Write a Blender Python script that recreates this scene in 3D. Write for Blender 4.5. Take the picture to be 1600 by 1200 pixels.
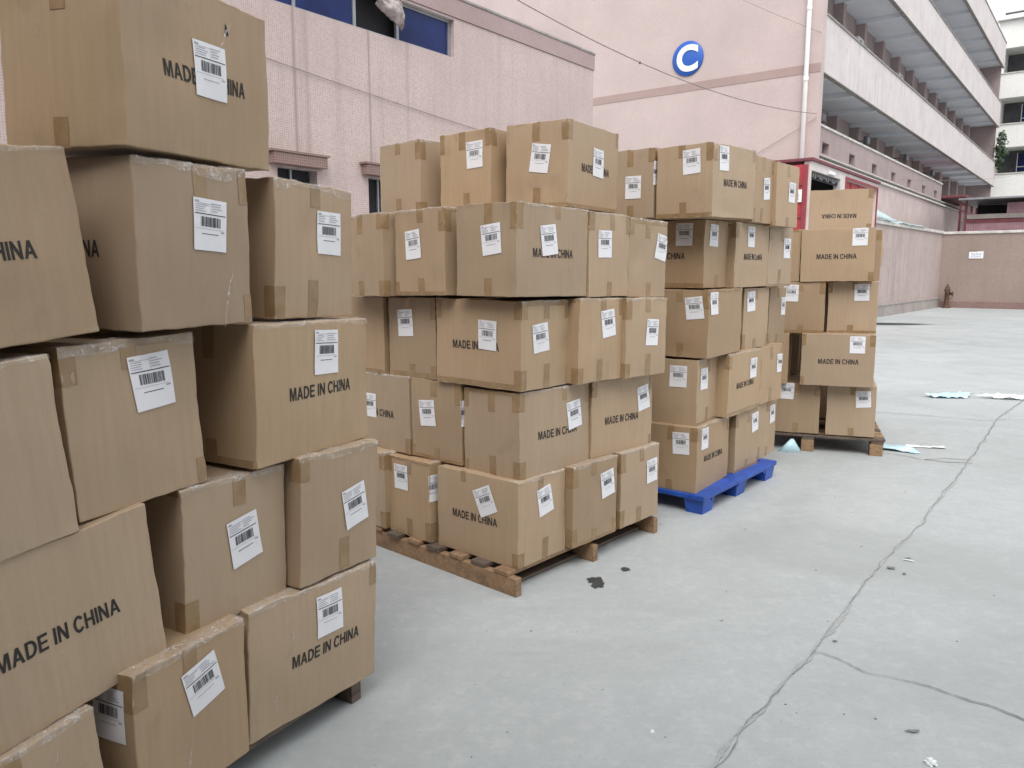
import bpy, bmesh, math, random
from mathutils import Vector, Matrix, noise
from math import radians as R, sin, cos, pi

S = bpy.context.scene
for o in list(bpy.data.objects):
    bpy.data.objects.remove(o)

# ------------------------------------------------------------------ camera, world, sun, exposure
cam = bpy.data.objects.new("camera", bpy.data.cameras.new("camera"))
S.collection.objects.link(cam)
cam.location = (0, 0, 1.6)
cam.rotation_euler = (R(90) - 0.14733, 0, 0)
cam.data.sensor_width = 36
cam.data.lens = 36 * 1205.74 / 1600
cam.data.clip_start = 0.05
cam.data.clip_end = 2000
S.camera = cam

SUN_EL, SUN_AZ = R(54), R(184)          # azimuth from +Y (into the picture) towards +X (right)
world = bpy.data.worlds.new("World")
S.world = world
world.use_nodes = True
wt = world.node_tree
wt.nodes.clear()
sky = wt.nodes.new("ShaderNodeTexSky")
sky.sky_type = 'NISHITA'
sky.sun_disc = False
sky.sun_elevation = SUN_EL
sky.sun_rotation = SUN_AZ
sky.air_density = 1.0
sky.dust_density = 6.0
sky.ozone_density = 1.0
hs = wt.nodes.new("ShaderNodeHueSaturation")     # overcast: the blue is taken out of the sky
hs.inputs['Saturation'].default_value = 0.16
bg = wt.nodes.new("ShaderNodeBackground")
bg.inputs['Strength'].default_value = 0.15
wo = wt.nodes.new("ShaderNodeOutputWorld")
wt.links.new(sky.outputs[0], hs.inputs['Color'])
ov = wt.nodes.new("ShaderNodeMix")              # an even layer of cloud over the sky texture
ov.data_type = 'RGBA'
ov.inputs[0].default_value = 0.6
ov.inputs[7].default_value = (5.0, 5.15, 5.3, 1)
wt.links.new(hs.outputs[0], ov.inputs[6])
wt.links.new(ov.outputs[2], bg.inputs['Color'])
wt.links.new(bg.outputs[0], wo.inputs['Surface'])

sl = bpy.data.lights.new("sun", 'SUN')
sl.energy = 0.9
sl.angle = R(40)
sl.color = (1.0, 0.97, 0.93)
sun = bpy.data.objects.new("sun", sl)
S.collection.objects.link(sun)
sd = Vector((sin(SUN_AZ) * cos(SUN_EL), cos(SUN_AZ) * cos(SUN_EL), sin(SUN_EL)))
sun.rotation_euler = (-sd).to_track_quat('-Z', 'Y').to_euler()

S.view_settings.view_transform = 'Standard'
S.view_settings.look = 'None'
S.view_settings.gamma = 1
S.view_settings.use_curve_mapping = False
S.view_settings.exposure = 0.78

# ------------------------------------------------------------------ helpers
COL = S.collection


def tag(o, label=None, cat=None, group=None, kind=None):
    if label: o["label"] = label
    if cat: o["category"] = cat
    if group: o["group"] = group
    if kind: o["kind"] = kind
    return o


def empty(name, mat=None):
    o = bpy.data.objects.new(name, None)
    COL.objects.link(o)
    if mat is not None: o.matrix_world = mat
    o.empty_display_size = 0.1
    return o


def obj(name, verts, faces, mats, parent=None, mat=None, fm=None, smooth=False):
    me = bpy.data.meshes.new(name)
    me.from_pydata([tuple(v) for v in verts], [], faces)
    for m in (mats if isinstance(mats, (list, tuple)) else [mats]):
        me.materials.append(m)
    if fm: me.polygons.foreach_set("material_index", fm)
    if smooth: me.polygons.foreach_set("use_smooth", [True] * len(me.polygons))
    me.update()
    o = bpy.data.objects.new(name, me)
    COL.objects.link(o)
    if parent: o.parent = parent
    if mat is not None: o.matrix_world = mat
    return o


class MB:
    """collects shapes into one mesh"""
    def __init__(s): s.v, s.f, s.m, s.sm = [], [], [], []

    def add(s, verts, faces, mi=0, smooth=False):
        b = len(s.v)
        s.v += [tuple(v) for v in verts]
        for f in faces:
            s.f.append([b + i for i in f]); s.m.append(mi); s.sm.append(smooth)
        return s

    def box(s, x0, x1, y0, y1, z0, z1, mi=0, bev=0.0, M=None):
        if bev <= 0:
            vs = [Vector((x, y, z)) for z in (z0, z1) for y in (y0, y1) for x in (x0, x1)]
            fs = [(0, 2, 3, 1), (4, 5, 7, 6), (0, 1, 5, 4), (2, 6, 7, 3), (0, 4, 6, 2), (1, 3, 7, 5)]
        else:
            bm = bmesh.new()
            bmesh.ops.create_cube(bm, size=1)
            for v in bm.verts:
                v.co = Vector(((x0 + x1) / 2 + v.co.x * (x1 - x0), (y0 + y1) / 2 + v.co.y * (y1 - y0), (z0 + z1) / 2 + v.co.z * (z1 - z0)))
            bmesh.ops.bevel(bm, geom=bm.edges[:], offset=bev, segments=2, affect='EDGES', profile=0.6)
            bm.verts.index_update()
            vs = [v.co.copy() for v in bm.verts]
            fs = [[v.index for v in f.verts] for f in bm.faces]
            bm.free()
        if M is not None: vs = [M @ v for v in vs]
        return s.add(vs, fs, mi)

    def tube(s, pts, r, n=8, mi=0, cap=True):
        pts = [Vector(p) for p in pts]
        rs = r if isinstance(r, (list, tuple)) else [r] * len(pts)
        vs, fs = [], []
        for i, p in enumerate(pts):
            d = (pts[min(i + 1, len(pts) - 1)] - pts[max(i - 1, 0)]).normalized()
            a = d.cross(Vector((0, 0, 1)))
            if a.length < 1e-4: a = Vector((1, 0, 0))
            a.normalize(); b = a.cross(d).normalized()
            for k in range(n):
                t = 2 * pi * k / n
                vs.append(p + (a * cos(t) + b * sin(t)) * rs[i])
        for i in range(len(pts) - 1):
            for k in range(n):
                fs.append((i * n + k, i * n + (k + 1) % n, (i + 1) * n + (k + 1) % n, (i + 1) * n + k))
        if cap:
            fs.append(list(range(n))[::-1]); fs.append([(len(pts) - 1) * n + k for k in range(n)])
        return s.add(vs, fs, mi, True)

    def lathe(s, prof, n=20, mi=0, M=None):
        vs, fs = [], []
        for (r, z) in prof:
            for k in range(n):
                t = 2 * pi * k / n
                v = Vector((r * cos(t), r * sin(t), z))
                vs.append(M @ v if M is not None else v)
        for i in range(len(prof) - 1):
            for k in range(n):
                fs.append((i * n + k, i * n + (k + 1) % n, (i + 1) * n + (k + 1) % n, (i + 1) * n + k))
        fs.append(list(range(n))[::-1]); fs.append([(len(prof) - 1) * n + k for k in range(n)])
        return s.add(vs, fs, mi, True)

    def build(s, name, mats, parent=None, mat=None):
        o = obj(name, s.v, s.f, mats, parent, mat, s.m)
        o.data.polygons.foreach_set("use_smooth", s.sm)
        return o


def frame(p, xdir):
    x = Vector((xdir[0], xdir[1], 0)).normalized()
    y = Vector((0, 0, 1)).cross(x)
    return Matrix(((x.x, y.x, 0, p[0]), (x.y, y.y, 0, p[1]), (0, 0, 1, p[2] if len(p) > 2 else 0), (0, 0, 0, 1)))


def fbm(p, n=4):
    a, t, q = 1.0, 0.0, Vector(p)
    for _ in range(n):
        t += a * noise.noise(q); q = q * 2.03 + Vector((3.1, 1.7, 5.3)); a *= 0.5
    return t


# ------------------------------------------------------------------ materials
class NT:
    def __init__(s, name):
        s.m = bpy.data.materials.new(name); s.m.use_nodes = True
        s.t = s.m.node_tree; s.n = s.t.nodes; s.l = s.t.links
        s.b = s.n["Principled BSDF"]; s.out = s.n["Material Output"]

    def node(s, kind, **k):
        nd = s.n.new(kind)
        for a, v in k.items():
            if a.startswith("i_"):
                nd.inputs[a[2:].replace("_", " ")].default_value = v
            else: setattr(nd, a, v)
        return nd

    def link(s, a, b): s.l.new(a, b)

    def coord(s, kind="Object", scale=(1, 1, 1), rnd=0.0):
        tc = s.node("ShaderNodeTexCoord"); mp = s.node("ShaderNodeMapping")
        mp.inputs["Scale"].default_value = scale
        if rnd:
            oi = s.node("ShaderNodeObjectInfo"); ml = s.node("ShaderNodeMath", operation='MULTIPLY'); ml.inputs[1].default_value = rnd
            s.link(oi.outputs["Random"], ml.inputs[0]); cb = s.node("ShaderNodeCombineXYZ")
            for i in range(3): s.link(ml.outputs[0], cb.inputs[i])
            s.link(cb.outputs[0], mp.inputs["Location"])
        s.link(tc.outputs[kind], mp.inputs[0])
        return mp.outputs[0]

    def noise(s, vec, scale, detail=4, rough=0.55, dist=0.0):
        nd = s.node("ShaderNodeTexNoise"); nd.inputs["Scale"].default_value = scale
        nd.inputs["Detail"].default_value = detail; nd.inputs["Roughness"].default_value = rough; nd.inputs["Distortion"].default_value = dist
        s.link(vec, nd.inputs["Vector"]); return nd.outputs["Fac"]

    def ramp(s, fac, stops):
        nd = s.node("ShaderNodeValToRGB"); e = nd.color_ramp.elements
        while len(e) < len(stops): e.new(0.5)
        for i, (p, c) in enumerate(stops):
            e[i].position = p; e[i].color = (c, c, c, 1) if isinstance(c, (int, float)) else (*c, 1)
        s.link(fac, nd.inputs[0]); return nd.outputs[0]

    def mix(s, fac, a, b, mode='MIX'):
        nd = s.node("ShaderNodeMix", data_type='RGBA', blend_type=mode)
        for i, v in ((0, fac), (6, a), (7, b)):
            if hasattr(v, "type") and hasattr(v, "is_output"): s.link(v, nd.inputs[i])
            elif i == 0: nd.inputs[0].default_value = v
            else: nd.inputs[i].default_value = (*v, 1) if len(v) == 3 else v
        return nd.outputs[2]

    def math(s, op, a, b=0.0, c=0.0):
        nd = s.node("ShaderNodeMath", operation=op)
        for i, v in enumerate((a, b, c)):
            if hasattr(v, "is_output"): s.link(v, nd.inputs[i])
            else: nd.inputs[i].default_value = v
        return nd.outputs[0]

    def bump(s, h, strength=0.3, dist=0.01, prev=None):
        nd = s.node("ShaderNodeBump"); nd.inputs["Strength"].default_value = strength; nd.inputs["Distance"].default_value = dist
        s.link(h, nd.inputs["Height"])
        if prev: s.link(prev, nd.inputs["Normal"])
        return nd.outputs[0]

    def set(s, **k):
        for a, v in k.items():
            i = s.b.inputs[a.replace("_", " ")]
            if hasattr(v, "is_output"): s.link(v, i)
            elif isinstance(v, tuple): i.default_value = (*v, 1) if len(v) == 3 else v
            else: i.default_value = v
        return s.m


def plain(name, col, rough=0.6, var=0.15, scale=3.0, metal=0.0, bump=0.0, coat=0.0):
    t = NT(name)
    v = t.coord("Object")
    n = t.noise(v, scale, 5, 0.6)
    c = t.ramp(n, [(0.25, tuple(x * (1 - var) for x in col)), (0.75, tuple(min(1, x * (1 + var)) for x in col))])
    t.set(Base_Color=c, Roughness=rough, Metallic=metal, Coat_Weight=coat, Coat_Roughness=0.2)
    if bump: t.set(Normal=t.bump(t.noise(v, scale * 14, 4), bump, 0.004))
    return t.m


def uv_from_object(t, scale=1.0):
    """u = x + y, v = z: right on every face that lies along one of the object's axes"""
    tc = t.node("ShaderNodeTexCoord"); sp = t.node("ShaderNodeSeparateXYZ"); t.link(tc.outputs["Object"], sp.inputs[0])
    u = t.math('ADD', sp.outputs[0], sp.outputs[1])
    cb = t.node("ShaderNodeCombineXYZ"); t.link(u, cb.inputs[0]); t.link(sp.outputs[2], cb.inputs[1])
    return cb.outputs[0], u, sp.outputs[2], tc.outputs["Object"]


def mosaic(name, c1, c2, mortar, size, msize, streak=0.25, stain=(0.3, 0.25, 0.22), lines=(), top=None):
    t = NT(name)
    uv, u, z, ob = uv_from_object(t)
    br = t.node("ShaderNodeTexBrick", offset=0.0, squash=1.0)
    t.link(uv, br.inputs["Vector"])
    br.inputs["Scale"].default_value = 1
    br.inputs["Brick Width"].default_value = size; br.inputs["Row Height"].default_value = size
    br.inputs["Mortar Size"].default_value = msize; br.inputs["Mortar Smooth"].default_value = 0.2
    br.inputs["Color1"].default_value = (*c1, 1); br.inputs["Color2"].default_value = (*c2, 1); br.inputs["Mortar"].default_value = (*mortar, 1)
    br.inputs["Bias"].default_value = -0.1
    big = t.noise(ob, 0.5, 6, 0.62)
    col = t.mix(t.ramp(big, [(0.35, 0.0), (0.75, 0.75)]), br.outputs["Color"], tuple(a * 0.76 for a in c1))
    # rain streaks: noise stretched down the wall
    mp = t.node("ShaderNodeMapping"); mp.inputs["Scale"].default_value = (5.0, 0.22, 1); t.link(uv, mp.inputs[0])
    st = t.noise(mp.outputs[0], 1.0, 5, 0.7)
    f = t.ramp(st, [(0.5, 0.0), (0.78, streak)])
    col = t.mix(f, col, stain)
    for (x0, w, k) in lines:
        d = t.math('ABSOLUTE', t.math('SUBTRACT', u, x0))
        jit = t.math('MULTIPLY', t.noise(mp.outputs[0], 3.0, 4), w * 1.2)
        g = t.math('SUBTRACT', 1.0, t.math('DIVIDE', d, t.math('ADD', jit, w * 0.4)))
        g = t.math('MULTIPLY', t.math('MAXIMUM', g, 0.0), k)
        col = t.mix(t.math('MINIMUM', g, 0.85), col, stain)
    t.set(Base_Color=col, Roughness=0.5, Specular_IOR_Level=0.35)
    t.set(Normal=t.bump(br.outputs["Fac"], -0.25, 0.002))
    return t.m


def render_wall(name, c, streak=0.5, stain=(0.16, 0.12, 0.11), mott=0.2):
    """painted render with rain streaks and patches"""
    t = NT(name)
    uv, u, z, ob = uv_from_object(t)
    n1 = t.noise(ob, 0.9, 7, 0.65); n2 = t.noise(ob, 7.0, 5, 0.7)
    col = t.ramp(n1, [(0.3, tuple(x * (1 - mott) for x in c)), (0.7, tuple(min(1, x * (1 + mott * 0.6)) for x in c))])
    col = t.mix(t.ramp(n2, [(0.45, 0.0), (0.8, 0.3)]), col, tuple(x * 0.7 for x in c))
    mp = t.node("ShaderNodeMapping"); mp.inputs["Scale"].default_value = (3.2, 0.16, 1); t.link(uv, mp.inputs[0])
    st = t.noise(mp.outputs[0], 1.6, 6, 0.72)
    where = t.ramp(t.noise(ob, 0.35, 3, 0.5), [(0.35, 0.15), (0.65, 1.0)])
    col = t.mix(t.math('MULTIPLY', t.ramp(st, [(0.48, 0.0), (0.75, streak)]), where), col, stain)
    gm = t.noise(ob, 2.2, 7, 0.75, 0.8)
    col = t.mix(t.ramp(gm, [(0.56, 0.0), (0.72, streak * 0.6)]), col, stain)
    t.set(Base_Color=col, Roughness=0.85)
    t.set(Normal=t.bump(n2, 0.25, 0.01))
    return t.m


def make_cardboard():
    t = NT("kraft_cardboard")
    ob = t.coord("Object", (1, 1, 1), 37.0)
    mp = t.node("ShaderNodeMapping"); mp.inputs["Scale"].default_value = (1, 1, 0.06); t.link(ob, mp.inputs[0])
    streak = t.noise(mp.outputs[0], 55, 5, 0.7)
    broad = t.noise(mp.outputs[0], 9, 3, 0.6)
    mott = t.noise(ob, 3.5, 5, 0.6)
    fine = t.noise(ob, 160, 3, 0.6)
    a, b = (0.350, 0.246, 0.146), (0.400, 0.290, 0.180)
    col = t.mix(t.ramp(streak, [(0.3, 0.0), (0.7, 1.0)]), a, b)
    col = t.mix(t.ramp(mott, [(0.35, 0.0), (0.8, 0.45)]), col, (0.315, 0.215, 0.132))
    col = t.mix(t.ramp(broad, [(0.5, 0.0), (0.8, 0.28)]), col, (0.430, 0.322, 0.212))
    blot = t.noise(ob, 1.3, 3, 0.5)
    col = t.mix(t.ramp(blot, [(0.4, 0.0), (0.7, 0.5)]), col, (0.350, 0.232, 0.138))
    mp3 = t.node("ShaderNodeMapping"); mp3.inputs["Rotation"].default_value = (0.5, 0.4, 0.3); mp3.inputs["Scale"].default_value = (1.0, 1.0, 9.0); t.link(ob, mp3.inputs[0])
    scuff = t.noise(mp3.outputs[0], 5.5, 5, 0.75, 0.6)
    col = t.mix(t.ramp(scuff, [(0.66, 0.0), (0.74, 0.30)]), col, (0.50, 0.40, 0.30))
    damp = t.noise(ob, 6.5, 4, 0.6, 0.5)
    col = t.mix(t.ramp(damp, [(0.64, 0.0), (0.70, 0.22)]), col, (0.24, 0.165, 0.105))
    col = t.mix(t.ramp(fine, [(0.4, 0.0), (0.8, 0.12)]), col, (0.2, 0.13, 0.08))
    oi = t.node("ShaderNodeObjectInfo")
    hsv = t.node("ShaderNodeHueSaturation")
    t.link(t.math('ADD', t.math('MULTIPLY', oi.outputs["Random"], 0.28), 0.86), hsv.inputs["Value"])
    rr = t.math('FRACT', t.math('MULTIPLY', oi.outputs["Random"], 17.3))
    t.link(t.math('ADD', t.math('MULTIPLY', rr, 0.18), 0.86), hsv.inputs["Saturation"])
    t.link(col, hsv.inputs["Color"])
    # film wrapped round the carton: long vertical wrinkles and a soft shine
    mp2 = t.node("ShaderNodeMapping"); mp2.inputs["Scale"].default_value = (1, 1, 0.13); mp2.inputs["Rotation"].default_value = (0.08, 0.06, 0); t.link(ob, mp2.inputs[0])
    wr = t.noise(mp2.outputs[0], 22, 4, 0.6, 1.2)
    ridge = t.math('SUBTRACT', 1.0, t.math('MULTIPLY', t.math('ABSOLUTE', t.math('SUBTRACT', wr, 0.5)), 6.0))
    ridge = t.math('MAXIMUM', ridge, 0.0)
    b1 = t.bump(streak, 0.06, 0.002)
    b2 = t.bump(ridge, 0.5, 0.0035, b1)
    b3 = t.bump(mott, 0.25, 0.02, b2)
    t.set(Base_Color=hsv.outputs[0], Roughness=0.72, Coat_Weight=0.38, Coat_Roughness=0.24, Coat_IOR=1.45)
    t.link(b1, t.b.inputs["Normal"]); t.link(b3, t.b.inputs["Coat Normal"])
    return t.m


def make_ground():
    t = NT("worn_concrete")
    ob = t.coord("Object")
    n1 = t.noise(ob, 0.22, 6, 0.6); n2 = t.noise(ob, 1.7, 7, 0.65, 0.4); n3 = t.noise(ob, 13, 5, 0.7); n4 = t.noise(ob, 90, 3, 0.6)
    col = t.ramp(n1, [(0.3, (0.365, 0.390, 0.396)), (0.7, (0.452, 0.475, 0.478))])
    col = t.mix(t.ramp(n2, [(0.35, 0.0), (0.72, 0.5)]), col, (0.315, 0.340, 0.344))
    col = t.mix(t.ramp(n3, [(0.48, 0.0), (0.75, 0.5)]), col, (0.53, 0.54, 0.53))
    n6 = t.noise(ob, 32, 4, 0.7)
    col = t.mix(t.ramp(n6, [(0.5, 0.0), (0.72, 0.3)]), col, (0.29, 0.305, 0.305))
    n5 = t.noise(ob, 0.75, 4, 0.55, 1.2)
    col = t.mix(t.ramp(n5, [(0.48, 0.0), (0.68, 0.55)]), col, (0.30, 0.318, 0.312))
    col = t.mix(t.ramp(n4, [(0.3, 0.22), (0.5, 0.0)]), col, (0.30, 0.31, 0.315))
    # brushed trowel marks and scuffs
    mp = t.node("ShaderNodeMapping"); mp.inputs["Rotation"].default_value = (0, 0, 0.5); mp.inputs["Scale"].default_value = (2.0, 14, 1); t.link(ob, mp.inputs[0])
    sc = t.noise(mp.outputs[0], 1.4, 5, 0.75, 0.8)
    col = t.mix(t.ramp(sc, [(0.58, 0.0), (0.76, 0.4)]), col, (0.30, 0.315, 0.315))
    vo = t.node("ShaderNodeTexVoronoi", feature='F1'); vo.inputs["Scale"].default_value = 2.6; vo.inputs["Randomness"].default_value = 1.0
    wv = t.node("ShaderNodeVectorMath", operation='ADD'); nz = t.node("ShaderNodeTexNoise"); nz.inputs["Scale"].default_value = 9; t.link(ob, nz.inputs["Vector"])
    sc2 = t.node("ShaderNodeVectorMath", operation='SCALE'); sc2.inputs["Scale"].default_value = 0.12; t.link(nz.outputs["Color"], sc2.inputs[0])
    t.link(ob, wv.inputs[0]); t.link(sc2.outputs[0], wv.inputs[1]); t.link(wv.outputs[0], vo.inputs["Vector"])
    spot = t.ramp(vo.outputs["Distance"], [(0.015, 0.4), (0.035, 0.0)])
    col = t.mix(spot, col, (0.28, 0.285, 0.285))
    t.set(Base_Color=col, Roughness=t.ramp(n2, [(0.3, 0.62), (0.7, 0.85)]), Specular_IOR_Level=0.4)
    h = t.math('ADD', t.math('MULTIPLY', n3, 0.6), t.math('MULTIPLY', n4, 0.4))
    t.set(Normal=t.bump(h, 0.22, 0.006))
    return t.m


def make_film():
    t = NT("stretch_film")
    ob = t.coord("Object", (1, 1, 1), 11.0)
    n = t.noise(ob, 60, 4, 0.65, 1.5)
    t.set(Base_Color=(0.85, 0.84, 0.82), Roughness=0.18, Specular_IOR_Level=0.7)
    t.set(Normal=t.bump(n, 0.9, 0.006))
    tr = t.node("ShaderNodeBsdfTransparent"); mx = t.node("ShaderNodeMixShader")
    f = t.ramp(t.noise(ob, 34, 4, 0.7, 1.0), [(0.45, 0.07), (0.6, 0.32), (0.7, 0.8)])
    t.link(f, mx.inputs[0]); t.link(tr.outputs[0], mx.inputs[1]); t.link(t.b.outputs[0], mx.inputs[2]); t.link(mx.outputs[0], t.out.inputs[0])
    return t.m


def make_tape():
    t = NT("brown_packing_tape")
    ob = t.coord("Object", (1, 1, 1), 21.0)
    n = t.noise(ob, 18, 4, 0.6)
    c = t.ramp(n, [(0.3, (0.245, 0.158, 0.080)), (0.7, (0.325, 0.220, 0.122))])
    t.set(Base_Color=c, Roughness=0.24, Specular_IOR_Level=0.5, Normal=t.bump(t.noise(ob, 70, 3), 0.25, 0.002))
    return t.m


def make_wood(name, c1, c2, s=1.0):
    t = NT(name)
    ob = t.coord("Object", (1, 1, 1), 5.0)
    mp = t.node("ShaderNodeMapping"); mp.inputs["Scale"].default_value = (3 * s, 30, 30); t.link(ob, mp.inputs[0])
    n = t.noise(mp.outputs[0], 1.2, 5, 0.65, 0.8); g = t.noise(ob, 7, 5, 0.7)
    c = t.ramp(n, [(0.3, c1), (0.7, c2)])
    c = t.mix(t.ramp(g, [(0.5, 0.0), (0.75, 0.7)]), c, tuple(x * 0.35 for x in c1))
    t.set(Base_Color=c, Roughness=0.8, Normal=t.bump(n, 0.4, 0.004))
    return t.m


M = {}
M["card"] = make_cardboard()
M["tape"] = make_tape()
M["film"] = make_film()
M["ink"] = plain("black_print", (0.022, 0.019, 0.017), 0.7, 0.5, 60)
M["paper"] = plain("label_paper", (0.76, 0.76, 0.79), 0.45, 0.04, 20)
M["print"] = plain("label_print", (0.05, 0.05, 0.06), 0.6, 0.2, 20)
M["faint"] = plain("label_small_print", (0.36, 0.36, 0.40), 0.6, 0.2, 20)
M["ground"] = make_ground()
M["crack"] = plain("crack_dirt", (0.19, 0.195, 0.192), 0.95, 0.4, 22)
M["filler"] = plain("crack_filler", (0.355, 0.372, 0.371), 0.9, 0.14, 30, bump=0.6)
M["oil"] = plain("oil_stain", (0.045, 0.05, 0.052), 0.55, 0.4, 25)
M["wood"] = make_wood("pallet_wood", (0.21, 0.125, 0.068), (0.36, 0.235, 0.135))
M["wood_dark"] = make_wood("weathered_pallet_wood", (0.07, 0.052, 0.042), (0.17, 0.125, 0.095))
M["blueplastic"] = plain("blue_plastic", (0.014, 0.072, 0.37), 0.42, 0.35, 11, bump=0.08)
M["tile_left"] = mosaic("pink_mosaic_tile", (0.515, 0.405, 0.385), (0.405, 0.295, 0.28), (0.69, 0.595, 0.57), 0.0265, 0.0024, 0.4, (0.27, 0.21, 0.195),
                        lines=((-6.78, 0.035, 0.8), (-5.60, 0.03, 0.8), (-4.9, 0.05, 0.3), (-6.6, 0.06, 0.4)))
M["tile_band"] = mosaic("dusky_mosaic_tile", (0.36, 0.25, 0.24), (0.30, 0.20, 0.19), (0.50, 0.41, 0.40), 0.0265, 0.003, 0.2)
M["tile_red"] = mosaic("terracotta_mosaic_tile", (0.235, 0.135, 0.118), (0.19, 0.105, 0.095), (0.36, 0.28, 0.26), 0.03, 0.003, 0.3)
M["tile_c"] = mosaic("pale_pink_tile", (0.56, 0.453, 0.432), (0.51, 0.408, 0.39), (0.60, 0.51, 0.488), 0.05, 0.003, 0.22, (0.52, 0.44, 0.42))
M["tile_c_band"] = mosaic("brown_pink_tile", (0.40, 0.275, 0.25), (0.36, 0.25, 0.235), (0.50, 0.41, 0.385), 0.05, 0.004, 0.2)
M["parapet"] = render_wall("stained_pink_parapet", (0.66, 0.605, 0.605), 0.75, (0.34, 0.30, 0.295), 0.12)
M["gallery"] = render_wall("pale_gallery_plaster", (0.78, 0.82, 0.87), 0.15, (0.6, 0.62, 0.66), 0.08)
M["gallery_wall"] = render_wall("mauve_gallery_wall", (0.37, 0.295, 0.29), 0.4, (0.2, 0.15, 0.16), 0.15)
M["lower"] = render_wall("stained_lower_wall", (0.56, 0.46, 0.44), 0.75, (0.24, 0.19, 0.18), 0.15)
M["low"] = render_wall("streaked_yard_wall", (0.44, 0.36, 0.34), 0.8, (0.20, 0.16, 0.155), 0.14)
M["far"] = mosaic("mottled_far_tile", (0.325, 0.25, 0.215), (0.265, 0.20, 0.175), (0.38, 0.31, 0.275), 0.05, 0.004, 0.5, (0.24, 0.18, 0.165))
M["plinth"] = render_wall("grimy_plinth", (0.36, 0.32, 0.30), 0.7, (0.16, 0.14, 0.13), 0.25)
M["coping"] = plain("cement_coping", (0.30, 0.28, 0.26), 0.9, 0.35, 5, bump=0.4)
M["coping_light"] = plain("pale_cement_coping", (0.55, 0.53, 0.50), 0.85, 0.3, 4, bump=0.4)
M["white"] = render_wall("white_painted_render", (0.78, 0.78, 0.75), 0.3, (0.5, 0.49, 0.45), 0.06)
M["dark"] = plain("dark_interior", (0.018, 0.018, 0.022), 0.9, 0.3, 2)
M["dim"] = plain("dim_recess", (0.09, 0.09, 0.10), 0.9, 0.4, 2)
M["metal"] = plain("grey_metal", (0.30, 0.31, 0.33), 0.45, 0.2, 4, metal=0.4)
M["darkmetal"] = plain("dark_metal", (0.035, 0.035, 0.04), 0.5, 0.2, 4, metal=0.3)
M["pvc"] = plain("white_pvc_pipe", (0.78, 0.77, 0.76), 0.35, 0.05, 3)
M["cable"] = plain("cable_sheath", (0.24, 0.20, 0.20), 0.7, 0.3, 4)
M["signblue"] = plain("blue_sign_enamel", (0.018, 0.10, 0.44), 0.4, 0.06, 3)
M["signwhite"] = plain("white_sign_paint", (0.82, 0.82, 0.82), 0.45, 0.03, 3)
M["red"] = plain("red_painted_steel", (0.40, 0.040, 0.055), 0.5, 0.22, 4, bump=0.1)
M["redpink"] = plain("faded_red_steel", (0.26, 0.045, 0.055), 0.6, 0.2, 4)
M["maroon"] = plain("maroon_steel", (0.17, 0.045, 0.055), 0.6, 0.3, 4)
M["pinksheet"] = plain("pink_corrugated_sheet", (0.40, 0.24, 0.27), 0.6, 0.2, 2)
M["tin"] = plain("pale_roof_sheet", (0.40, 0.50, 0.51), 0.55, 0.3, 2.5, bump=0.2)
M["rust"] = plain("rusty_iron", (0.10, 0.052, 0.032), 0.85, 0.45, 12, bump=0.5)
M["palegrey"] = plain("pale_frame_paint", (0.60, 0.56, 0.54), 0.7, 0.15, 3)


def make_glass():
    t = NT("blue_tinted_glass")
    ob = t.coord("Object")
    n = t.noise(ob, 1.5, 3)
    t.set(Base_Color=t.ramp(n, [(0.3, (0.006, 0.012, 0.060)), (0.7, (0.015, 0.030, 0.135))]), Roughness=0.2, Specular_IOR_Level=0.22)
    t.set(Normal=t.bump(n, 0.15, 0.05))
    return t.m


M["glass"] = make_glass()


def make_sheet(name, c1, c2):
    t = NT(name)
    ob = t.coord("Object")
    n = t.noise(ob, 8, 4, 0.6, 0.6)
    t.set(Base_Color=t.ramp(n, [(0.35, c1), (0.65, c2)]), Roughness=0.3, Subsurface_Weight=0.0, Normal=t.bump(t.noise(ob, 30, 3), 0.4, 0.004))
    return t.m


M["teal"] = make_sheet("pale_blue_plastic_sheet", (0.36, 0.62, 0.70), (0.62, 0.78, 0.84))
M["whitefilm"] = make_sheet("white_plastic_film", (0.72, 0.78, 0.78), (0.86, 0.88, 0.88))
M["bag"] = make_sheet("dirty_plastic_bag", (0.22, 0.175, 0.165), (0.46, 0.40, 0.385))


def make_leaf():
    t = NT("green_leaf")
    n = t.noise(t.coord("Object"), 12, 3)
    t.set(Base_Color=t.ramp(n, [(0.3, (0.03, 0.06, 0.03)), (0.7, (0.08, 0.13, 0.06))]), Roughness=0.6)
    return t.m


M["leaf"] = make_leaf()

# ------------------------------------------------------------------ the setting
D1 = Vector((sin(R(37.8)), cos(R(37.8)), 0))       # the way the yard runs
D2 = Vector((cos(R(37.8)), -sin(R(37.8)), 0))      # across it

g = MB()
g.add([(-400, -400, 0), (400, -400, 0), (400, 400, 0), (-400, 400, 0)], [(0, 1, 2, 3)])
ground = tag(g.build("ground", M["ground"]), kind="structure")


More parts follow.
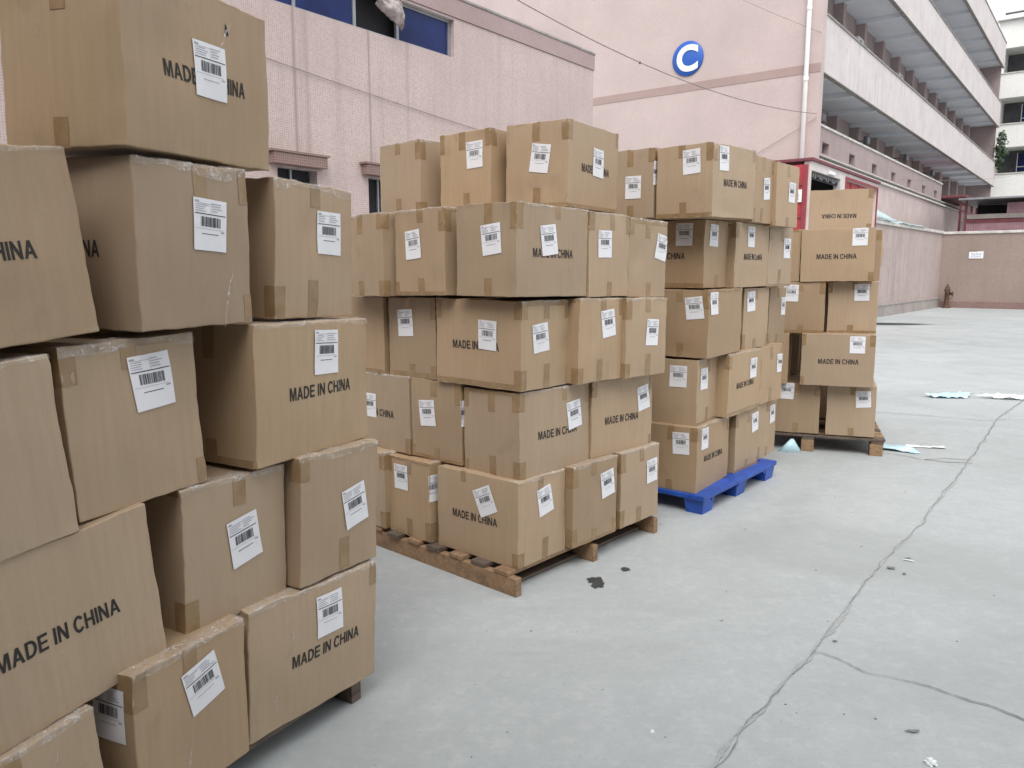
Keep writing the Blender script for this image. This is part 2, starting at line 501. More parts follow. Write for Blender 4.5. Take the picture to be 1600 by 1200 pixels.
def wall_holes(mb, x0, x1, z0, z1, th, holes, mi=0, y0=0.0):
    """a wall from y0 to y0 + th with rectangular openings (hx0, hx1, hz0, hz1) and their reveals"""
    xs = sorted({x0, x1, *[h[0] for h in holes], *[h[1] for h in holes]})
    zs = sorted({z0, z1, *[h[2] for h in holes], *[h[3] for h in holes]})
    xs = [x for x in xs if x0 <= x <= x1]; zs = [z for z in zs if z0 <= z <= z1]
    ins = lambda x, z: any(h[0] < x < h[1] and h[2] < z < h[3] for h in holes)
    for i in range(len(xs) - 1):
        for j in range(len(zs) - 1):
            if ins((xs[i] + xs[i + 1]) / 2, (zs[j] + zs[j + 1]) / 2): continue
            a, b, c, d = xs[i], xs[i + 1], zs[j], zs[j + 1]
            mb.add([(a, y0, c), (b, y0, c), (b, y0, d), (a, y0, d)], [(0, 1, 2, 3)], mi)
            mb.add([(a, y0 + th, c), (b, y0 + th, c), (b, y0 + th, d), (a, y0 + th, d)], [(3, 2, 1, 0)], mi)
    for (a, b, c, d) in list(holes) + [(x0, x1, z0, z1)]:
        vs = [(a, y0, c), (b, y0, c), (b, y0, d), (a, y0, d), (a, y0 + th, c), (b, y0 + th, c), (b, y0 + th, d), (a, y0 + th, d)]
        mb.add(vs, [(0, 1, 5, 4), (1, 2, 6, 5), (2, 3, 7, 6), (3, 0, 4, 7)], mi)
    return mb


# --- added canopy and dark wall, unseen behind the camera, to shade the near yard
cv = tag(empty("added_shade_canopy", frame((0, 0, 0), (1, 0, 0))), "unseen concrete canopy added to shade the near end of the yard", "canopy")
w = MB(); w.box(-14, 6, -9, -1.6, 5.2, 5.5, 0, 0.02); w.build("slab", M["coping_light"], cv)
w = MB(); w.box(-14, 6, -4.6, -4.3, 0, 5.19); w.build("wall", M["dim"], cv)  # added dark wall, keeps low light from behind off the near cartons

# --- mosaic tiled building on the left
FL = frame((1.563, 15.0), D1)
lb = tag(empty("tiled_building", FL), "pink mosaic tiled building on the left with blue strip window", "building")
WIN = (-9.6, -3.93, 4.665, 5.195)
w = MB(); wall_holes(w, -30, -0.1, 0, 5.225, 0.22, [WIN, (-7.08, -6.5, 1.5, 2.81), (-5.66, -5.05, 1.5, 2.81)])
w.build("wall", M["tile_left"], lb)
w = MB(); w.box(-29.99, -0.12, 0.225, 8, 0, 5.2); w.build("inner_wall", M["dark"], lb)
w = MB(); w.box(-0.118, -0.1, 0.225, 8, 0, 5.222); w.build("end_wall", M["tile_left"], lb)
w = MB(); w.box(-30, -0.085, -0.018, 8.02, 5.229, 5.49, 0, 0.006); w.build("tile_band", M["tile_band"], lb)
w = MB(); w.box(-30, -0.075, -0.03, 8.03, 5.492, 5.53, 0, 0.008); w.build("coping", M["coping"], lb)
# strip window: frame, mullions, panes with one sash slid open
wf = MB()
wf.box(WIN[0], WIN[1], 0.07, 0.12, 4.667, 4.70); wf.box(WIN[0], WIN[1], 0.07, 0.12, 5.155, 5.193)
for x in (-9.58, -3.985): wf.box(x, x + 0.05, 0.071, 0.119, 4.702, 5.153)
for x in (-5.78, -5.02, -7.55, -6.72, -8.5): wf.box(x, x + 0.045, 0.073, 0.117, 4.702, 5.153)
win = wf.build("window", M["metal"], lb)
for (a, b) in ((-9.53, -8.505), (-8.45, -7.555), (-7.50, -6.725), (-6.67, -5.785), (-4.97, -3.99)):
    p = MB(); p.box(a, b, 0.09, 0.098, 4.705, 5.15); p.build("pane", M["glass"], win)
for (x0, x1, k) in ((-7.2, -6.42, 0), (-5.78, -4.95, 1)):
    s = MB(); s.box(x0, x1, -0.115, -0.002, 2.83, 2.965, 0, 0.006)
    s.box(x0 - 0.03, x1 + 0.03, -0.13, -0.001, 2.967, 2.99)
    hood = s.build("window_hood", M["tile_red"], lb)
    wx = (-7.08, -6.5) if k == 0 else (-5.66, -5.05)
    q = MB(); q.box(wx[0] + 0.02, wx[0] + 0.05, 0.10, 0.13, 1.5, 2.808); q.box(wx[1] - 0.03, wx[1], 0.10, 0.13, 1.5, 2.808)
    q.box(wx[0] + 0.25, wx[0] + 0.275, 0.101, 0.129, 1.5, 2.807); q.box(wx[0] + 0.051, wx[1] - 0.031, 0.105, 0.125, 2.30, 2.325)
    sw = q.build("window", M["metal"], lb)
    q = MB(); q.box(wx[0] + 0.03, wx[1] - 0.01, 0.133, 0.138, 1.5, 2.806); q.build("pane", M["dark"], sw)

# crumpled plastic bag hanging in the open sash
vs, fs = [], []
NX, NZ = 22, 18
for j in range(NZ + 1):
    for i in range(NX + 1):
        u, v = i / NX, j / NZ
        x = -5.50 + 0.47 * u; z = 5.15 - v * (0.14 + 0.22 * u ** 0.7)
        y = -0.02 - 0.16 * sin(pi * min(1, v * 0.9)) * sin(pi * (0.15 + 0.7 * u)) + 0.035 * fbm((u * 5, v * 5, 3.3))
        vs.append((x + 0.02 * fbm((u * 4, v * 4, 9)), y, z + 0.02 * fbm((u * 6, v * 3, 1))))
for j in range(NZ):
    for i in range(NX):
        a = j * (NX + 1) + i; fs.append((a, a + 1, a + NX + 2, a + NX + 1))
bag = obj("plastic_bag", vs, fs, M["bag"], None, FL, smooth=True)
bag.modifiers.new("thickness", 'SOLIDIFY').thickness = 0.006
tag(bag, "crumpled dirty plastic bag hanging out of the open blue window", "plastic bag")

# --- building C: end wall, facade with open galleries
CC = (8.47, 22.21)
FC1 = frame(CC, D2); FC2 = frame(CC, D1)
cb = tag(empty("gallery_building", FC2), "pale pink building with long open galleries behind the carton stacks", "building")
I1 = FC2.inverted() @ FC1


def cpart(mb, name, mat, fr=None):
    o = mb.build(name, mat, cb)
    if fr is not None: o.matrix_local = I1
    return o


w = MB(); w.box(-26, 0, 0, 0.3, 0, 16.02); cpart(w, "end_wall", M["tile_c"], 1)
w = MB(); w.box(-26, 0.004, -0.012, -0.001, 6.98, 7.215); cpart(w, "tile_band", M["tile_c_band"], 1)
w = MB(); w.box(0.3, 26.3, 0.06, 0.3, 0, 4.62); cpart(w, "lower_wall", M["lower"])
w = MB(); w.box(0.3, 26.3, -0.02, 0.3, 4.622, 4.70, 0, 0.01); w.box(0.3, 26.3, 0.0, 0.3, 4.80, 4.83); cpart(w, "ledge", M["coping_light"])
vx = (1.1, 3.95, 6.85, 9.75, 12.64, 15.6, 18.4)
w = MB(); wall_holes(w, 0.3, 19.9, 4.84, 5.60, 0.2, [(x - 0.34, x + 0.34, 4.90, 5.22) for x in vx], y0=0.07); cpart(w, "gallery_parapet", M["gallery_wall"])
w = MB(); w.box(0.3, 19.92, 0.03, 0.3, 5.602, 5.67, 0, 0.012); cpart(w, "coping", M["coping_light"])
for x in vx:
    q = MB(); q.box(x - 0.335, x + 0.335, 0.23, 0.262, 4.905, 5.215); cpart(q, "vent", M["dim"])
GD = 1.7
for (b, t) in ((7.02, 8.50), (10.78, 12.27), (14.47, 15.95)):
    w = MB(); w.box(0.305, 38, 0.0, 0.14, b, t); cpart(w, "parapet", M["parapet"])
    w = MB(); w.box(0.302, 38.05, -0.035, 0.175, t + 0.002, t + 0.06, 0, 0.012); cpart(w, "coping", M["coping"])
    w = MB(); w.box(0.303, 38.02, -0.02, 0.12, b - 0.03, b - 0.002); cpart(w, "drip_edge", M["coping"])
    w = MB(); w.box(0.302, 37.9, 0.142, GD - 0.002, b + 0.12, b + 0.26)
    x = 0.9
    while x < 37.5:
        w.box(x, x + 0.26, 0.143, GD - 0.003, b - 0.04, b + 0.118); x += 2.9
    cpart(w, "gallery_ceiling", M["gallery"])
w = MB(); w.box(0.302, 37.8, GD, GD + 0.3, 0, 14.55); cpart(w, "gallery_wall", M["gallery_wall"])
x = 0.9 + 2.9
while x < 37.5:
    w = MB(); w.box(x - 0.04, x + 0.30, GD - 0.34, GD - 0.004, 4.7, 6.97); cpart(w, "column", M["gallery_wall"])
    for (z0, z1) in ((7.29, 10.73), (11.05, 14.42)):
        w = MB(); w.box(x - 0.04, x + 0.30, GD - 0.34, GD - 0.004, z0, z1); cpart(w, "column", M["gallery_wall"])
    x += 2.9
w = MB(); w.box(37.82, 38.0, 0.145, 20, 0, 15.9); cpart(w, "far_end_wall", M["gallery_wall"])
for k in range(6):
    x = 2.3 + k * 5.8
    for z0 in (8.6 - 1.3, 12.35 - 1.3):
        q = MB(); q.box(x, x + 0.95, GD - 0.03, GD - 0.006, z0, z0 + 2.1); cpart(q, "door", M["dim"])
w = MB(); w.box(0.31, 37.7, GD, 24, 14.56, 14.75); cpart(w, "roof", M["coping"])

# round sign
sg = tag(empty("round_sign", FC1 @ Matrix.Translation((-3.95, -0.002, 7.93))), "round blue sign with white letter C high on pink wall", "sign")
q = MB(); q.lathe([(0.5, 0.0), (0.505, 0.01), (0.505, 0.035), (0.495, 0.045), (0.0001, 0.045)], 64, 0, Matrix.Rotation(R(90), 4, 'X'))
q.build("disc", M["signblue"], sg)


def text_mesh(s, size, offset=0.0, extrude=0.0, res=4):
    """verts and faces of a line of lettering, centred on its own middle"""
    cu = bpy.data.curves.new("lettering", 'FONT')
    cu.body = s; cu.size = size; cu.offset = offset; cu.extrude = extrude; cu.resolution_u = res
    o = bpy.data.objects.new("lettering", cu); COL.objects.link(o)
    dg = bpy.context.evaluated_depsgraph_get()
    me = bpy.data.meshes.new_from_object(o.evaluated_get(dg))
    vs = [v.co.copy() for v in me.vertices]; fs = [tuple(p.vertices) for p in me.polygons]
    bpy.data.objects.remove(o); bpy.data.meshes.remove(me); bpy.data.curves.remove(cu)
    x0, x1 = min(v.x for v in vs), max(v.x for v in vs); y0, y1 = min(v.y for v in vs), max(v.y for v in vs)
    c = Vector(((x0 + x1) / 2, (y0 + y1) / 2, 0))
    return [v - c for v in vs], fs, x1 - x0, y1 - y0


tv, tf, tw, th = text_mesh("C", 1.0, 0.035, 0.008, 12)
k = 0.78 / th
obj("letter", [(v.x * k, -0.056 - v.z, v.y * k) for v in tv], tf, M["signwhite"], sg)

# white drainpipe at the corner
q = MB(); q.tube([(-0.36, -0.09, 0), (-0.36, -0.09, 16.1)], 0.065, 14)
dp = tag(q.build("drainpipe", M["pvc"], None, FC1), "white vertical drainpipe at the corner of the pale pink building", "drainpipe")
for z in (3.0, 6.75, 8.6, 10.5, 14.0):
    q = MB(); q.lathe([(0.074, z), (0.076, z + 0.02), (0.076, z + 0.1), (0.074, z + 0.12)], 14, 0, Matrix.Translation((-0.36, -0.09, 0)))
    q.build("collar", M["pvc"], dp)

# floodlights in the galleries
spots = [(1.05, 5.94, "nearest the white drainpipe"), (6.19, 5.94, "second along from the drainpipe"), (12.4, 6.05, "third along from the drainpipe"), (18.1, 6.0, "fourth and last from the drainpipe")]
fl0 = None
for i, (x, z, wd) in enumerate(spots):
    mw = FC2 @ Matrix.Translation((x, 0.25, z))
    if fl0 is None:
        fl0 = empty("floodlight", mw)
        q = MB(); q.box(-0.2, 0.2, -0.09, 0.03, -0.13, 0.13, 0, 0.015); q.build("housing", M["darkmetal"], fl0)
        q = MB(); q.box(-0.17, 0.17, -0.102, -0.091, -0.1, 0.1); q.build("lens", M["dim"], fl0)
        q = MB(); q.tube([(0, 0.03, 0), (0, 0.3, 0.02), (0, 0.8, 0.05), (0, 1.13, 0.05)], 0.02, 6); q.build("bracket", M["darkmetal"], fl0)
        o = fl0
    else:
        o = fl0.copy(); COL.objects.link(o); o.matrix_world = mw
        for ch in list(fl0.children):
            c = ch.copy(); COL.objects.link(c); c.parent = o
    tag(o, "dark floodlight in the lower gallery, " + wd, "floodlight", "floodlights along the lower gallery")
for (x, wd) in ((5.4, "the nearer of two"), (11.4, "the farther of two")):
    q = MB(); q.box(-0.35, 0.35, -0.16, 0.14, -0.28, 0.28, 0, 0.02)
    ac = empty("air_conditioner", FC2 @ Matrix.Translation((x, 0.55, 8.83)))
    q.build("casing", M["metal"], ac)
    q = MB(); q.lathe([(0.2, 0), (0.2, 0.012), (0.03, 0.014)], 20, 0, Matrix.Translation((-0.08, -0.161, 0)) @ Matrix.Rotation(R(90), 4, 'X')); q.build("fan_grille", M["darkmetal"], ac)
    q = MB(); q.tube([(0.2, 0.14, -0.1), (0.2, 0.5, -0.1), (0.2, 1.1, -0.1)], 0.02, 6); q.tube([(-0.2, 0.14, -0.1), (-0.2, 1.1, -0.1)], 0.02, 6); q.build("bracket", M["darkmetal"], ac)
    tag(ac, "grey air conditioner box above the middle gallery parapet, " + wd, "air conditioner", "air conditioners in the middle gallery")

# --- red and pale loading bay in front of the corner
FB = frame((6.69, 17.5), D1)
bay = tag(empty("loading_bay", FB), "pale loading bay with dark doorway and red steel doors", "loading bay")
w = MB(); wall_holes(w, -0.30, 5.66, 0, 3.93, 0.16, [(-0.285, 1.95, 0.9, 3.74), (2.42, 5.5, 0.9, 3.78)], y0=0.0)
w.build("wall", M["palegrey"], bay)
w = MB(); w.box(-0.30, 5.66, 0.165, 2.6, 0.0, 0.88); w.box(-0.30, 5.66, 2.61, 2.68, 0.0, 3.9); w.box(2.1, 2.2, 0.17, 2.6, 0.9, 3.9); w.build("inner_wall", M["dark"], bay)
w = MB(); w.box(-0.36, 5.72, -0.05, 2.7, 3.935, 4.0, 0, 0.01); w.build("roof", M["maroon"], bay)
w = MB(); w.box(2.43, 5.49, 0.09, 0.12, 0.9, 3.77)
for x in (2.5, 3.2, 3.95, 4.7, 5.4): w.box(x, x + 0.06, 0.075, 0.089, 0.9, 3.76)
rp = w.build("red_door", M["red"], bay)
w = MB(); w.box(2.36, 2.418, -0.03, 0.0 - 0.002, 0.9, 3.84); w.box(5.502, 5.57, -0.03, -0.002, 0.9, 3.84); w.box(2.419, 5.501, -0.03, -0.002, 3.785, 3.84); w.build("door_frame", M["redpink"], bay)
w = MB()
for i in range(26):
    x = -0.14 + i * 0.08
    w.box(x, x + 0.04, 0.03, 0.07, 3.60 + 0.02 * (i % 3), 3.70, 1 if i % 2 else 0)
w.box(-0.21, 1.94, 0.075, 0.1, 3.58, 3.72)
w.build("shutter_fringe", [M["darkmetal"], M["metal"]], bay)
w = MB(); w.box(0.9, 1.35, -0.05, -0.003, 3.76, 3.84, 0, 0.01); w.build("lamp_housing", M["signwhite"], bay)
# the red end leaf that faces the camera, with ribs and a white notice
FBE = frame((6.69, 17.5), D2)
J = FB.inverted() @ FBE
w = MB(); w.box(-1.6, -0.06, -0.06, -0.003, 0.35, 3.86)
le = w.build("door_leaf", M["red"], bay); le.matrix_local = J @ Matrix.Translation((0.0, -0.305, 0))
w = MB()
for z in (1.2, 1.9, 2.72, 3.05, 3.42): w.box(-1.58, -0.145, -0.085, -0.0605, z, z + 0.06)
w.box(-0.14, -0.058, -0.095, -0.0605, 0.36, 3.85)
w.build("rib", M["redpink"], le)
w = MB(); w.box(-0.49, -0.15, -0.094, -0.088, 3.06, 3.33)
no = w.build("notice", M["signwhite"], le)
w = MB()
rg = random.Random(4)
for (x, z0, z1) in ((-0.42, 3.09, 3.27), (-0.37, 3.09, 3.22)): w.box(x, x + 0.015, -0.098, -0.0945, z0, z1, 0)
for k in range(4): w.box(-0.32, -0.32 + rg.uniform(0.1, 0.15), -0.098, -0.0945, 3.11 + 0.04 * k, 3.122 + 0.04 * k, 1)
w.box(-0.35, -0.31, -0.098, -0.0945, 3.29, 3.32, 2)
w.build("notice_print", [M["red"], M["signblue"], M["maroon"]], no)

# --- yard walls
CWP = (18.2, 33.2)
DL = Vector((sin(R(40)), cos(R(40)), 0))
FW = frame(CWP, DL)
yw = tag(empty("yard_wall", FW), "streaked pink yard wall running back to the far corner", "wall")
w = MB(); w.box(-14.5, -0.0, 0, 0.22, 0, 3.08); w.build("wall_face", M["low"], yw)
w = MB(); w.box(-14.6, -0.0, -0.07, 0.28, 3.083, 3.2, 0, 0.02); w.build("coping", M["coping_light"], yw)
w = MB(); w.box(-14.5, -0.06, -0.09, -0.002, 0, 0.36); w.build("plinth", M["plinth"], yw)
w = MB(); w.box(-14.5, -0.06, -0.11, -0.003, 0.363, 0.42, 0, 0.01); w.build("plinth_cap", M["coping"], yw)
FF = frame(CWP, D2)
fw = tag(empty("far_wall", FF), "mottled brown pink wall closing the far end of yard", "wall")
w = MB(); w.box(0, 26, 0, 0.22, 0, 3.06); w.build("wall_face", M["far"], fw)
w = MB(); w.box(-0.02, 26, -0.06, 0.28, 3.063, 3.17, 0, 0.02); w.build("coping", M["coping_light"], fw)
w = MB(); w.box(0.1, 26, -0.08, -0.002, 0, 0.27); w.build("plinth", M["tile_red"], fw)
ws = tag(empty("wall_sign", FF @ Matrix.Translation((1.30, -0.003, 2.2))), "small white sign with dark marks on the far yard wall", "sign")
q = MB(); q.box(-0.26, 0.26, -0.02, 0, -0.15, 0.14, 0, 0.004); q.build("board", M["signwhite"], ws)
q = MB(); q.box(-0.25, 0.05, -0.03, -0.001, 0.142, 0.16, 1)
rg = random.Random(8)
for i in range(7):
    x = -0.17 + i * 0.055
    q.box(x, x + 0.01, -0.023, -0.0205, -0.03, 0.06, 0); q.box(x + 0.011, x + 0.036, -0.023, -0.0205, 0.045 - 0.03 * (i % 3), 0.06 - 0.03 * (i % 3), 0)
q.box(-0.2, 0.18, -0.023, -0.0205, -0.09, -0.075, 0)
q.build("sign_print", [M["signblue"], M["darkmetal"]], ws)

# hydrant
hy = tag(empty("fire_hydrant", FF @ Matrix.Translation((0.42, -0.42, 0))), "rusty brown fire hydrant standing before the far wall", "fire hydrant")
q = MB(); q.lathe([(0.17, 0), (0.17, 0.05), (0.11, 0.07), (0.095, 0.12), (0.09, 0.7), (0.1, 0.71), (0.12, 0.73), (0.12, 0.77), (0.1, 0.79), (0.085, 0.86), (0.04, 0.92), (0.035, 0.93), (0.035, 0.99)], 20)
q.build("barrel", M["rust"], hy)
q = MB()
q.lathe([(0.06, 0.0), (0.06, 0.16), (0.085, 0.165), (0.085, 0.22), (0.05, 0.23)], 14, 0, Matrix.Translation((0, 0, 0.6)) @ Matrix.Rotation(R(90), 4, 'Y'))
q.build("outlet", M["rust"], hy)
q = MB()
q.lathe([(0.045, 0.0), (0.045, 0.13), (0.065, 0.135), (0.065, 0.17)], 14, 0, Matrix.Translation((0, 0, 0.66)) @ Matrix.Rotation(R(90), 4, 'X'))
q.build("outlet", M["rust"], hy)
q = MB(); q.tube([(0.2, 0, 0.54), (0.19, -0.02, 0.42), (0.15, -0.03, 0.36), (0.1, 0, 0.42)], 0.01, 6); q.build("chain", M["rust"], hy)

# loose roofing sheets lying on the yard wall
for (a, b, zz, hh, lab) in ((-13.5, -7.6, 3.24, 0.50, "pale roofing sheet sloping above the yard wall, nearest the loading bay"), (-7.3, -3.6, 3.22, 0.16, "pale roofing sheet lying on the yard wall, nearest the far corner")):
    vs, fs = [], []
    nx = int((b - a) / 0.05)
    for i in range(nx + 1):
        x = a + (b - a) * i / nx
        for j in range(5):
            v = j / 4
            vs.append((x, -0.12 + 0.75 * v, zz + hh * v + 0.02 * sin(x * 2 * pi / 0.2) + 0.05 * fbm((x * 0.8, v * 2, a))))
    for i in range(nx):
        for j in range(4):
            p = i * 5 + j; fs.append((p, p + 5, p + 6, p + 1))
    o = obj("roofing_sheet", vs, fs, M["tin"], None, FW, smooth=True)
    o.modifiers.new("thickness", 'SOLIDIFY').thickness = 0.012
    tag(o, lab, "roofing sheet", "roofing sheets on the yard wall")

# maroon canopy and the shed beyond the far wall
FD = frame(CWP, D2)
sh = tag(empty("tin_shed", frame(Vector(CWP).to_3d() + D1 * 2.5, D2)), "dark tin roofed shed with pink sheet walls beyond the far wall", "shed")
w = MB(); w.box(0.2, 16, -0.5, 5, 4.60, 4.68, 0, 0.01); w.build("roof", M["metal"], sh)
w = MB(); w.box(0.5, 16, 0.02, 0.1, 3.62, 3.80)
w.build("beam", M["maroon"], sh)
w = MB()
for i in range(150):
    x = 0.5 + i * 0.1
    if x < 15.8: w.box(x, x + 0.06, 0.03, 0.06, 3.0, 3.618)
    if 1.98 < x < 15.8: w.box(x, x + 0.06, 0.03, 0.06, 4.02, 4.45)
w.box(0.5, 16, 0.065, 0.09, 0, 3.618); w.box(1.98, 16, 0.065, 0.09, 4.0, 4.45)
w.build("sheet_wall", M["pinksheet"], sh)
w = MB(); w.box(0.5, 16, -0.02, 0.2, 3.80, 3.995); w.build("ledge", M["plinth"], sh)
w = MB(); w.box(0.5, 16, 3, 3.1, 0, 4.59); w.build("back_wall", M["dark"], sh)
w = MB(); w.box(0.42, 0.49, -0.05, 0.06, 0, 4.598); w.build("post", M["maroon"], sh)
cn = tag(empty("red_canopy", FC2), "maroon canopy roof at the end of the gallery building", "canopy")
w = MB(); w.box(20.5, 26.4, -0.9, 1.2, 5.02, 5.14, 0, 0.03); w.build("roof", M["maroon"], cn)
w = MB()
for x in (20.8, 22.6, 24.4, 26.2): w.box(x, x + 0.1, -0.7, -0.6, 0, 5.018)
w.build("post", M["maroon"], cn)
w = MB()
w.box(20.6, 26.3, -0.68, -0.62, 4.4, 4.5); w.build("rail", M["maroon"], cn)

# white building far beyond
FH = frame((33.0, 54.0), D2)
wb = tag(empty("white_building", FH), "white building with balconies far behind at the right edge", "building")
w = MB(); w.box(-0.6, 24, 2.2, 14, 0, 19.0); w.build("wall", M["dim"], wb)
z = 4.55
lev = 0
for (z0, z1) in ((3.3, 4.75), (6.35, 7.99), (9.74, 11.23), (12.96, 14.51), (16.15, 17.85)):
    w = MB(); w.box(-0.6, 24, 0, 0.18, z0, z1); w.box(-0.6, 24, 0.182, 2.19, z0, z0 + 0.16); w.build("parapet", M["white"], wb)
    w = MB(); w.box(-0.62, 24, -0.06, 0.24, z1 + 0.002, z1 + 0.07); w.build("coping", M["coping_light"], wb)
for (z0, z1) in ((4.8, 6.33), (8.06, 9.72), (11.3, 12.94), (14.58, 16.13)):
    w = MB()
    for i in range(9): w.box(0.9 + i * 2.6, 2.1 + i * 2.6, 2.12, 2.19, z0 + 0.25, z1 - 0.2)
    f = w.build("window", M["glass"], wb)
    w = MB()
    for i in range(9):
        w.box(0.85 + i * 2.6, 0.9 + i * 2.6, 2.08, 2.18, z0 + 0.2, z1 - 0.15); w.box(2.1 + i * 2.6, 2.15 + i * 2.6, 2.08, 2.18, z0 + 0.2, z1 - 0.15); w.box(1.48 + i * 2.6, 1.52 + i * 2.6, 2.08, 2.11, z0 + 0.2, z1 - 0.2)
        w.box(0.9 + i * 2.6, 2.1 + i * 2.6, 2.08, 2.11, z0 + 0.55, z0 + 0.6)
    w.build("frame", M["white"], f)
w = MB()
for i in range(5): w.box(-0.6 + i * 5.8, -0.2 + i * 5.8, 0.19, 2.18, 0, 17.8)
w.build("column", M["white"], wb)
w = MB(); w.box(-0.7, 24, -0.3, 14, 17.93, 18.2); w.build("roof", M["white"], wb)
w = MB(); w.tube([(-0.75, -0.1, 0), (-0.75, -0.1, 18)], 0.08, 8)
tag(w.build("drainpipe", M["pvc"], None, FH), "thin white pipe between the gallery building and the white building", "drainpipe")

# shrub growing from the far end of the gallery parapet
vs, fs = [], []
rg = random.Random(21)
for i in range(700):
    r = rg.random() ** 0.5; a = rg.uniform(0, 2 * pi); h = rg.uniform(-1.3, 1.1)
    rad = 0.75 * (1 - abs(h) / 1.6) * (0.6 + 0.5 * noise.noise((a * 1.3, h * 2, 1)))
    p = Vector((r * rad * cos(a), r * rad * sin(a), h + 0.25 * noise.noise((a, h * 3, 4))))
    n = Vector((rg.gauss(0, 1), rg.gauss(0, 1), rg.gauss(0, 1))).normalized(); t = n.orthogonal().normalized(); b2 = n.cross(t)
    s = rg.uniform(0.06, 0.13); k = len(vs)
    vs += [p + t * s, p + b2 * s * 0.5, p - t * s, p - b2 * s * 0.5]; fs.append((k, k + 1, k + 2, k + 3))
shb = tag(empty("shrub", FC2 @ Matrix.Translation((37.7, -0.25, 9.3))), "dark green shrub sprouting at the far end of the gallery building", "shrub")
obj("foliage", vs, fs, M["leaf"], shb)
q = MB(); q.tube([(0.0, 0.3, -1.2), (0.05, 0.1, -0.6), (0, 0, 0.1), (0.1, -0.05, 0.6)], [0.05, 0.04, 0.03, 0.015], 6); q.build("stem", M["wood_dark"], shb)


# overhead cables
def cable(pts, r, label, sag=0.0, n=24):
    a, b = Vector(pts[0]), Vector(pts[-1])
    P = [a.lerp(b, i / n) - Vector((0, 0, sag * 4 * (i / n) * (1 - i / n))) for i in range(n + 1)]
    q = MB(); q.tube(P, r, 6)
    return tag(q.build("cable", M["cable"]), label, "cable", "overhead cables")


fc = lambda x, y, z: FC1 @ Vector((x, y, z))
fl = lambda x, y, z: FL @ Vector((x, y, z))
c1 = cable([Vector((-1.39, 12, 6.33)), fc(-0.02, -0.05, 5.86)], 0.009, "overhead cable with small clamps crossing in front of the sign wall", 0.5)
q = MB()
for t in (0.40,):
    p = Vector((-1.39, 12, 6.33)).lerp(fc(-0.02, -0.05, 5.86), t) - Vector((0, 0, 0.5 * 4 * t * (1 - t)))
    q.tube([p + Vector((0, 0, 0.015)), p - Vector((0, 0, 0.03))], 0.016, 6)
q.build("clamp", M["darkmetal"], c1)
cable([fc(-5.0, -1.5, 10.9), fc(-0.02, -0.03, 7.98)], 0.006, "thin cable dropping to the top of the white drainpipe", 0.1)
cable([fc(-2.6, -0.04, 4.5), fc(-0.02, -0.06, 5.75)], 0.006, "thin cable rising along the pink wall to the building corner", 0.02)
cable([fl(-9.0, -0.02, 4.18), fl(-3.4, -0.02, 3.72)], 0.0045, "thin cable pinned along the mosaic wall below the window", 0.03)
cable([FC2 @ Vector((9.8, -0.2, 4.95)), FC2 @ Vector((37, -1.0, 7.5))], 0.008, "thin cable slung level across the far galleries", 0.12)

